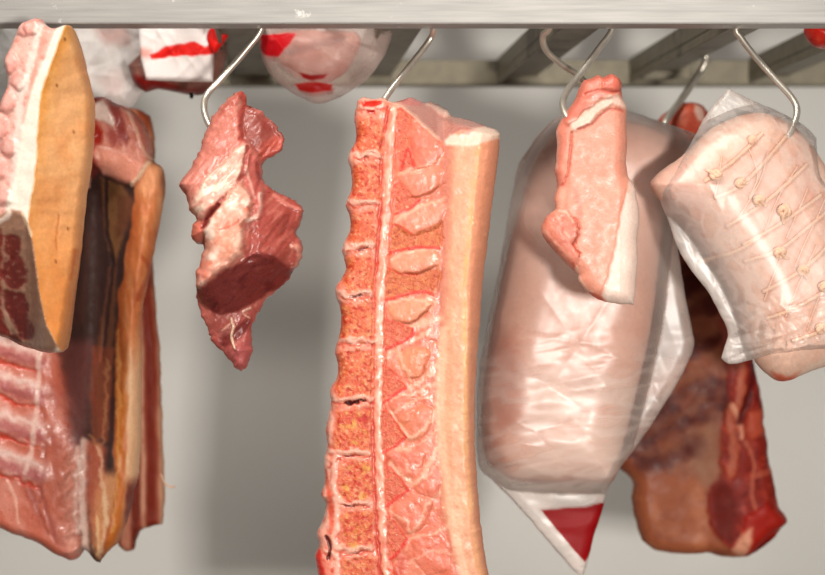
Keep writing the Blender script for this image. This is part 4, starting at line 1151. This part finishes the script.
def build_ham_bag(ham_sd):
    d = 2.16
    L = [(566, 112), (548, 124), (536, 138), (526, 152), (518, 166), (513, 190), (508, 216), (503, 244), (498, 272), (492, 302), (486, 332), (480, 362), (477, 400), (477, 440), (479, 466), (492, 480), (512, 500), (540, 532), (566, 562), (580, 577)]
    T = [(566, 112), (590, 106), (620, 108), (650, 118), (680, 128), (700, 136)]
    R = [(700, 136), (696, 160), (686, 190), (676, 220), (680, 260), (686, 300), (692, 330), (694, 345), (688, 362), (678, 382), (662, 408), (648, 430), (632, 452), (618, 470), (608, 488), (602, 510), (594, 536), (588, 560), (583, 577)]
    B = [(580, 577), (581.5, 578), (583, 577)]
    s = Slab(L, T, R, B, d, 1.5, edge_noise=1.0, en_scale=16)
    X, Y = s.px, s.py
    P = Paint(X, Y, (248, 230, 220))
    sd = ham_sd(X, Y)
    P.a = 0.15 + 0.13 * sstep(330, 240, Y) * sstep(500, 540, X) + 0.09 * fbm(X / 40, Y / 40, 6, 3)
    P.a = P.a + 0.12 * sstep(330, 410, Y) * sstep(495, 540, X) * sstep(650, 610, X)  # whiter lower middle: reflections on the film painted in as milkiness
    P.a = P.a + 0.07 * sstep(0, -10, sd) + 0.02 * sstep(600, 650, X) * sstep(230, 300, Y) + 0.02 * sstep(20, -5, sd) * sstep(470, 490, Y)
    P.a = np.clip(P.a + 0.16 * sstep(0.5, 0.95, ridged(X, Y, 3, 60, 18, -0.1)) * sstep(320, 380, Y), 0.05, 0.9)  # soft horizontal highlights painted in as milkier bands
    P.a = P.a - 0.08 * sstep(478, 496, Y)
    red = [(541, 510), (560, 508), (586, 506), (608, 501), (600, 528), (593, 548), (585, 562), (570, 545), (554, 526)]
    m = P.fill(red, (150, 6, 12), 0.8, 1, warp=1.0, lab=1)
    P.a = P.a * (1 - m) + 0.93 * m
    rim = P.line([(512, 500), (540, 533), (566, 563)], 9, (246, 236, 232), 0.3)
    names = {0: 'bag_film', 1: 'red_print'}
    k1 = creases(X, Y, 1.0, 40, (500, 330, 640, 480), 34, 1.5, 4.5, 0.05) * sstep(310, 350, Y)
    k2 = creases(X, Y, 2.0, 16, (500, 130, 690, 330), 60, 1.0, 9.0, 1.35)
    k3 = creases(X, Y, 3.0, 10, (630, 240, 694, 440), 60, 1.4, 8, 1.5)
    wr = k1 + k2 + k3 + 2.4 * fbm(X / 60, Y / 24, 9, 2) * sstep(300, 360, Y) + 1.2 * fbm(X / 40, Y / 40, 12, 2)
    inside = 46 * dome(np.clip(sd + 10, 0, 999), 56)
    front = (np.maximum(inside + 4, 7) + wr) * dome(s.dist, 12)
    back = (np.maximum(inside + 8, 7)) * dome(s.dist, 12)
    t = thing('plastic_bag', 'big milky plastic bag wrapped round the ham, with a red printed corner at its bottom', 'plastic bag', W(581, 578, d))
    s.build(front, back, 0, P, names, {0: M_FILM, 1: M_PRINT}, t, film=True)


# ================================================================== netted roast in its bag
def build_roast():
    d = 2.02
    L = [(712, 128), (698, 140), (684, 154), (668, 166), (655, 176), (650, 186), (660, 200), (678, 214), (696, 234), (712, 258), (728, 284), (740, 312), (748, 340), (756, 363)]
    T = [(712, 128), (728, 120), (746, 114), (764, 113), (780, 118)]
    R = [(780, 118), (798, 130), (812, 146), (824, 166), (836, 190), (848, 220), (858, 255), (864, 290), (862, 320), (852, 342), (838, 358)]
    B = [(756, 363), (764, 372), (776, 380), (788, 381), (798, 377), (812, 371), (826, 366), (838, 358)]
    s = Slab(L, T, R, B, d, 1.4, edge_noise=1.0, en_scale=14)
    X, Y = s.px, s.py
    P = Paint(X, Y, (244, 202, 182), 0.5)
    P.grain(34, (250, 218, 202), 0.6, None, 1, -0.1, 0.3, ang=1.2, ax=2)
    P.grain(24, (236, 176, 158), 0.6, None, 2, 0.0, 0.35, ang=1.2, ax=3)
    P.grain(6, (250, 220, 204), 0.4, None, 3, 0.0, 0.4, ang=1.2, ax=4)
    P.fill([(650, 178), (680, 158), (700, 166), (694, 200), (676, 214)], (240, 190, 174), 8, 0.8)
    m = P.fill([(768, 372), (782, 376), (796, 372), (792, 382), (778, 384)], (222, 88, 58), 3, 0.9, lab=1)
    P.fill([(790, 375), (826, 350), (840, 360), (812, 374)], (250, 226, 208), 4, 0.7)
    st = [[(698, 184), (726, 164), (756, 136)], [(708, 200), (738, 184), (780, 138)], [(720, 228), (752, 208), (774, 190), (800, 166)], [(736, 246), (774, 224), (814, 196)], [(738, 262), (772, 250), (800, 228), (830, 204)],
          [(756, 292), (794, 270), (822, 244), (842, 224)], [(760, 318), (790, 306), (826, 284), (850, 262)], [(784, 340), (816, 328), (846, 304)], [(700, 262), (730, 252), (752, 238)]]
    cr = [[(716, 158), (712, 180), (708, 200)], [(742, 152), (750, 178), (742, 200)], [(760, 156), (752, 184), (730, 222)], [(800, 190), (788, 216), (778, 240)], [(820, 196), (800, 236), (786, 268)], [(790, 168), (770, 200), (756, 236)],
          [(776, 250), (764, 280), (758, 300)], [(808, 246), (792, 280), (778, 316)], [(830, 256), (812, 292), (798, 330)]]
    for q in st + cr:
        P.line(q, 3.0, (228, 168, 146), 0.55, 2.5, h=-1.6, warp=1)
    front = 44 * dome(s.dist, 48) + 1.6 * fbm(X / 18, Y / 18, 5, 3)
    t = thing('netted_pork_roast', 'pale rolled roast tied in knotted string inside a clear bag', 'roast', W(795, 381, d))
    s.build(front, 50 * dome(s.dist, 48), 0, P, {0: 'rolled_meat', 1: 'red_meat_end'}, {0: M_SOFT, 1: M_FLESH}, t)
    # the string net and its knots
    co, fs, n0 = [], [], 0
    for i, q in enumerate(st + cr):
        pp = smooth_poly(q, 6)
        P3 = [s.at(x, y, 0.0013) for x, y in pp]
        c, f = tube_arrays(P3, 0.0023 if i < len(st) else 0.0010, 7, 2)
        co.append(c); fs += [tuple(v + n0 for v in g) for g in f]; n0 += len(c)
    net = make_mesh('string_netting', np.vstack(co), fs, M_STRING, t)
    for i, (x, y, ln, an) in enumerate(((709, 177, 7, 2.9), (733, 186, 5, 0.3), (751, 203, 6, -0.4), (775, 213, 9, -1.4), (771, 254, 7, -0.4), (794, 271, 6, -0.9), (815, 287, 6, 0.1), (812, 328, 6, -0.2), (745, 143, 2, .2))):
        c0 = np.array(s.at(x, y, 0.003))
        u = np.array([math.cos(an), 0, math.sin(an)]); v = np.array([-u[2], 0, u[0]])
        r = 0.0036 * (ln / 6) ** 0.5
        pts = [c0 - u * r * 1.6, c0 - u * r + v * r * .8 - np.array([0, r * .5, 0]), c0 + u * r * .6 + v * r - np.array([0, r * .9, 0]), c0 + u * r + np.array([0, -r * .2, 0]), c0 - v * r - np.array([0, r * .4, 0]), c0 - u * r - v * r * .3 - np.array([0, r, 0]),
               c0 + v * r * .4 - np.array([0, r * 1.2, 0]), c0 + u * r * 1.2 - v * r * .4 - np.array([0, r * .7, 0]), c0 + u * (r * 1.2 + 0.0010 * ln) - v * r * .5]
        tube('knot', pts, [0.0020, 0.0030, 0.0032, 0.0032, 0.0032, 0.0032, 0.0030, 0.0024, 0.0016], M_STRING, net, 7, 4)
    ol = s.outline
    return lambda x, y: poly_sd(x, y, ol)


def build_roast_bag(sdf):
    d = 2.02
    L = [(729, 87), (722, 95), (712, 106), (702, 122), (694, 138), (684, 154), (672, 170), (662, 184), (659, 194), (666, 214), (674, 238), (682, 256), (694, 274), (708, 292), (720, 314), (728, 332), (725, 346), (721, 358)]
    T = [(729, 87), (732, 90), (748, 98), (766, 106), (786, 116), (804, 126), (816, 138)]
    R = [(816, 138), (815, 156), (818, 178), (830, 190), (844, 210), (858, 240), (868, 280), (868, 310), (860, 332), (846, 348)]
    B = [(721, 358), (729, 364), (744, 362), (762, 357), (784, 354), (810, 352), (830, 350), (846, 348)]
    s = Slab(L, T, R, B, d, 1.25, edge_noise=0.9, en_scale=12)
    X, Y = s.px, s.py
    P = Paint(X, Y, (248, 240, 234))
    sd = sdf(X, Y)
    tri = sstep(-5, 5, poly_sd(X, Y, [(655, 186), (700, 196), (722, 218), (742, 246), (758, 285), (764, 330), (762, 370), (715, 370), (690, 290)]))
    P.a = 0.04 + 0.13 * tri + 0.16 * sstep(2, -6, sd) + 0.05 * fbm(X / 30, Y / 30, 3, 3)
    P.a = np.clip(P.a + 0.12 * sstep(0.55, 0.9, ridged(X, Y, 6, 26, 16, 0.9)), 0.03, 0.8)
    inside = 44 * dome(np.clip(sd + 8, 0, 999), 56)
    k = creases(X, Y, 5.0, 34, (720, 290, 840, 362), 26, 2.4, 2.2) * sstep(285, 320, Y) + creases(X, Y, 6.0, 14, (670, 100, 820, 180), 40, 0.9, 4) + creases(X, Y, 7.0, 10, (665, 190, 740, 330), 60, 1.2, 4, 1.0) + creases(X, Y, 8.0, 8, (718, 88, 750, 120), 16, 1.6, 2.0, 0.9)
    k = k + creases(X, Y, 9.0, 6, (725, 330, 800, 350), 40, 4.0, 2.5, -0.5) * sstep(300, 330, Y)
    front = (np.maximum(inside + 6, 5) + k + 0.8 * fbm(X / 50, Y / 50, 2, 2)) * dome(s.dist, 9)
    back = (np.maximum(inside + 12, 5)) * dome(s.dist, 9)
    t = thing('plastic_bag', 'clear plastic bag with a pointed corner round the string-tied roast', 'plastic bag', W(722, 362, d))
    P.lab[:] = 0
    s.build(front, back, 0, P, {0: 'bag_film'}, {0: M_FILM}, t, film=True)


def sling(name, px, py, d, mat, parent, r):
    """twisted bag neck or string from the top of a hung thing over the front rail"""
    x, y, z = W(px, py, d)
    o = tube(name, [(x, d, z - 0.004), (x, d - 0.02, z + 0.03), (x, 2.04, Z0 + RH * 0.8), (x, 2.02, Z0 + RH + 0.006), (x, 1.99, Z0 + RH + 0.007), (x, 1.967, Z0 + RH + 0.002), (x, 1.966, Z0 + RH - 0.014)], r, mat, parent, 8, 6)
    if mat is M_PRINT:
        at = o.data.color_attributes.new('Col', 'FLOAT_COLOR', 'POINT')
        at.data.foreach_set('color', np.tile(np.array([0.85, 0.8, 0.77, 0.9], np.float32), len(o.data.vertices)))
    return o


# ================================================================== things hanging at the back under the frame
def build_back_bags():
    # crumpled white bag behind the golden slab
    d = 2.30
    L = [(70, 22), (68, 50), (78, 76), (92, 98), (112, 107)]
    T = [(70, 22), (96, 18), (120, 20), (146, 18)]
    R = [(146, 18), (148, 50), (146, 70), (150, 78), (143, 92), (132, 107)]
    B = [(112, 107), (120, 110), (132, 107)]
    s = Slab(L, T, R, B, d, 1.5, edge_noise=1.5)
    X, Y = s.px, s.py
    P = Paint(X, Y, (246, 238, 234))
    P.a = np.clip(0.62 + 0.3 * fbm(X / 18, Y / 18, 2, 3), 0.2, 0.95)
    P.fill([(96, 28), (128, 28), (132, 44), (110, 48)], (226, 176, 166), 6, 0.7, warp=6)
    P.fill([(96, 80), (124, 72), (128, 92), (112, 100)], (238, 204, 196), 8, 0.6, warp=6)
    k = creases(X, Y, 11.0, 36, (70, 20, 150, 110), 24, 6.0, 3.5)
    t = thing('plastic_bag', 'crumpled white plastic bag hanging behind the golden slab', 'plastic bag', W(120, 109, d))
    s.build((24 + k) * dome(s.dist, 12), 24 * dome(s.dist, 12), 0, P, {0: 'bag_film'}, {0: M_PRINT}, t, film=True)
    sling('bag_neck', 108, 22, 2.30, M_PRINT, t, 0.007)
    # flat folded bag with the red band
    L = [(138, 20), (139, 40), (141, 60), (146, 80)]
    T = [(138, 20), (170, 19), (200, 19), (214, 19)]
    R = [(214, 19), (214, 40), (214, 60), (213, 82)]
    B = [(146, 80), (165, 81), (190, 82), (213, 82)]
    s = Slab(L, T, R, B, 2.16, 1.3, edge_noise=0.6, smooth=False)
    X, Y = s.px, s.py
    P = Paint(X, Y, (244, 236, 232))
    P.a = np.full(X.shape, 0.9)
    P.fill([(150, 56), (166, 48), (196, 42), (206, 48), (214, 44), (214, 54), (200, 57), (170, 57), (152, 60)], (232, 34, 28), 1.0, 1, warp=2.5, lab=1)
    P.fill([(138, 48), (152, 50), (150, 58), (140, 56)], (238, 160, 146), 3, 0.8)
    k = creases(X, Y, 12.0, 20, (140, 18, 214, 60), 26, 3.6, 3.0) + 3 * np.exp(-np.abs((X - 186) * 0.7 + (Y - 70) * 0.7) / 4)
    t = thing('plastic_bag', 'white folded plastic bag with a red band across it', 'plastic bag', W(180, 82, 2.16))
    s.build((7 + k) * dome(s.dist, 5), 7 * dome(s.dist, 5), 0, P, {0: 'bag_film', 1: 'red_band'}, {0: M_PRINT, 1: M_PRINT}, t, film=True)
    sc = Slab([(211, 27), (207, 36), (209, 46), (213, 53)], [(211, 27), (218, 25), (224, 27)], [(224, 27), (229, 34), (225, 42), (218, 50)], [(213, 53), (216, 53), (218, 50)], 2.145, 1.2, edge_noise=1)
    Pc = Paint(sc.px, sc.py, (226, 30, 24)); Pc.a = np.full(sc.px.shape, 0.95)
    sc.build((6 + creases(sc.px, sc.py, 15.0, 10, (207, 25, 229, 53), 12, 2.5, 2.0)) * dome(sc.dist, 5), 5 * dome(sc.dist, 5), 0, Pc, {0: 'red_corner'}, {0: M_PRINT}, t, film=True)
    sling('bag_neck', 178, 24, 2.16, M_PRINT, t, 0.006)
    # meat hanging behind that bag
    L = [(128, 66), (132, 78), (137, 87), (146, 92)]
    T = [(128, 66), (170, 30), (206, 27), (222, 27)]
    R = [(222, 27), (227, 36), (226, 60), (222, 78), (216, 88)]
    B = [(146, 92), (160, 89), (176, 92), (190, 95), (204, 94), (216, 88)]
    s = Slab(L, T, R, B, 2.22, 1.5, edge_noise=1.2)
    X, Y = s.px, s.py
    P = Paint(X, Y, (126, 84, 74), 0.4)
    P.grain(14, (160, 110, 98), 0.7, None, 1, -0.1, 0.35)
    P.fill([(130, 76), (160, 82), (190, 92), (216, 88), (200, 100), (140, 96)], (140, 22, 18), 3, 0.9, lab=1)
    P.fill([(210, 24), (226, 24), (230, 38), (216, 46), (210, 44)], (216, 36, 26), 2, 0.95, lab=2)
    t = thing('meat_cut', 'dark red piece of meat mostly hidden behind the red-banded bag', 'meat', W(190, 95, 2.22))
    s.build(24 * dome(s.dist, 14), 26 * dome(s.dist, 14), 0, P, {0: 'meat_body', 1: 'bloody_edge', 2: 'red_end'}, {0: M_FLESH, 1: M_FLESH, 2: M_FLESH}, t)
    tube('drip', [W(191, 93, 2.20), W(191.5, 96, 2.20), W(191, 98.5, 2.20)], [0.0022, 0.0028, 0.0016], M_FLESH, t, 8)
    sling('hanging_string', 205, 30, 2.22, M_STRING, t, 0.0015)
    # second bag, near the middle
    d = 2.12
    L = [(258, 29), (258, 40), (262, 58), (270, 74), (284, 88), (302, 98)]
    T = [(258, 29), (300, 28), (350, 28), (393, 29)]
    R = [(393, 29), (391, 38), (384, 56), (372, 74), (358, 86), (340, 97)]
    B = [(302, 98), (312, 103), (324, 103), (340, 97)]
    sb = Slab(L, T, R, B, d, 1.5, edge_noise=1.0)
    X, Y = sb.px, sb.py
    P = Paint(X, Y, (226, 200, 190))
    P.a = np.clip(0.30 + 0.2 * fbm(X / 22, Y / 22, 4, 3), 0.1, 0.9)
    m = P.fill([(262, 36), (298, 36), (288, 52), (280, 60), (268, 58), (260, 48)], (200, 20, 30), 1.5, 1, warp=3, lab=1)
    P.a = P.a * (1 - m) + 0.95 * m
    m = P.fill([(300, 75), (314, 77), (330, 76), (326, 81), (314, 83), (304, 80)], (150, 20, 20), 1.5, 1, warp=1.5, lab=2)
    m2 = P.fill([(296, 86), (310, 84), (334, 86), (332, 92), (314, 95), (300, 92)], (176, 24, 22), 1.5, 1, warp=1.5, lab=3)
    P.a = P.a * (1 - np.maximum(m, m2)) + 0.9 * np.maximum(m, m2)
    k = creases(X, Y, 13.0, 34, (260, 20, 390, 100), 34, 5.0, 4.5)
    t = thing('plastic_bag', 'hazy rounded plastic bag with red print, hanging alone under the frame', 'plastic bag', W(320, 103, d))
    sb.build((26 + k) * dome(sb.dist, 24), 32 * dome(sb.dist, 26), 0, P, {0: 'bag_film', 1: 'red_corner_print', 2: 'red_mark', 3: 'red_mark'}, {i: M_PRINT for i in range(4)}, t, film=True)
    sling('bag_neck', 322, 31, 2.12, M_PRINT, t, 0.007)
    L = [(276, 32), (270, 42), (276, 60), (292, 76), (306, 82)]
    T = [(276, 32), (300, 30), (330, 30), (356, 32)]
    R = [(356, 32), (362, 42), (354, 60), (344, 74), (330, 82)]
    B = [(306, 82), (312, 84), (322, 84), (330, 82)]
    s = Slab(L, T, R, B, d, 2)
    X, Y = s.px, s.py
    P = Paint(X, Y, (190, 116, 100), 0.4)
    P.grain(16, (222, 160, 142), 0.7, None, 1, -0.1, 0.35)
    P.line([(292, 54), (320, 46), (342, 40)], 4, (138, 60, 50), 0.7)
    t = thing('meat_cut', 'pinkish piece of meat dimly seen inside the hazy rounded bag', 'meat', W(318, 84, d))
    s.build(17 * dome(s.dist, 20), 20 * dome(s.dist, 20), 0, P, {0: 'meat_body'}, {0: M_FLESH}, t)
    # red bundle at the edge of the frame
    d = 2.08
    s = Slab([(806, 24), (804, 30), (808, 40), (816, 47)], [(806, 24), (830, 22), (852, 24)], [(852, 24), (856, 30), (852, 42), (846, 48)], [(816, 47), (830, 50), (846, 48)], d, 1.6, edge_noise=1)
    P = Paint(s.px, s.py, (214, 40, 30), 0.35)
    P.grain(10, (236, 96, 76), 0.6, None, 2, 0, 0.35)
    t = thing('meat_cut', 'bright red end of meat peeping out under the rail beside the long bent hook', 'meat', W(832, 49, d))
    s.build(26 * dome(s.dist, 14), 26 * dome(s.dist, 14), 0, P, {0: 'meat_body'}, {0: M_FLESH}, t)
    sling('hanging_string', 832, 26, 2.08, M_STRING, t, 0.0015)
    # clear bag at the far edge behind the golden slab's ribs
    s = Slab([(-30, 20), (-34, 60), (-30, 100), (-20, 124)], [(-30, 20), (0, 18), (24, 20)], [(24, 20), (26, 60), (22, 92), (12, 120)], [(-20, 124), (-6, 128), (12, 120)], 2.12, 1.6, edge_noise=1.5)
    X, Y = s.px, s.py
    P = Paint(X, Y, (232, 232, 230)); P.a = np.clip(0.45 + 0.2 * fbm(X / 14, Y / 14, 2, 3), 0.1, 0.9)
    t = thing('plastic_bag', 'greyish clear plastic bag behind the bony edge of the golden slab', 'plastic bag', W(-6, 128, 2.12))
    s.build((16 + creases(X, Y, 14.0, 16, (-30, 20, 24, 120), 30, 3, 4)) * dome(s.dist, 10), 16 * dome(s.dist, 10), 0, P, {0: 'bag_film'}, {0: M_PRINT}, t, film=True)
    sling('bag_neck', -4, 24, 2.12, M_PRINT, t, 0.006)


# ================================================================== light and camera
def build_light():
    w = bpy.data.worlds.new('cold_room_ambient'); SC.world = w; w.use_nodes = True
    bg = w.node_tree.nodes['Background']
    bg.inputs['Color'].default_value = (1.0, 0.965, 0.92, 1); bg.inputs['Strength'].default_value = AMB

    def area(name, loc, target, sx, sy, power, col):
        l = bpy.data.lights.new(name, 'AREA'); l.shape = 'RECTANGLE'; l.size = sx; l.size_y = sy; l.energy = power; l.color = col
        o = bpy.data.objects.new(name, l); COL.objects.link(o); o.location = loc
        o.rotation_euler = (Vector(target) - Vector(loc)).to_track_quat('-Z', 'Y').to_euler()
        return o
    area('softbox_lamp', (0.52, -0.5, -0.12), (0.0, 2.4, -0.05), 0.18, 0.18, KEY, (1.0, 0.95, 0.88))
    o = area('ceiling_lamp', (-0.5, 0.85, 1.5), (-0.02, 1.96, -0.05), 0.9, 0.4, TOP, (1.0, 0.95, 0.88))
    o.data.spread = math.radians(64)


AMB, KEY, TOP = 0.16, 56, 6.5


def build_camera():
    c = bpy.data.cameras.new('camera'); o = bpy.data.objects.new('camera', c); COL.objects.link(o)
    o.location = (0, 0, 0); o.rotation_euler = (math.pi / 2, 0, 0)
    c.sensor_width = 36; c.lens = 80; c.clip_start = 0.05
    c.dof.use_dof = True; c.dof.focus_distance = 1.965; c.dof.aperture_fstop = 2.9
    SC.camera = o


build_room()
build_rack()
build_hooks()
build_loin()
build_chunk()
build_chop()
build_belly()
build_side()
build_bacon()
build_dark_rack()
build_ham_bag(build_ham())
build_roast_bag(build_roast())
build_back_bags()
build_light()
build_camera()
vs = SC.view_settings
vs.view_transform = 'Standard'; vs.look = 'None'; vs.gamma = 1; vs.use_curve_mapping = False
vs.exposure = 0.0
SC.cycles.use_denoising = True
SC.cycles.transparent_max_bounces = 24
SC.cycles.max_bounces = 8
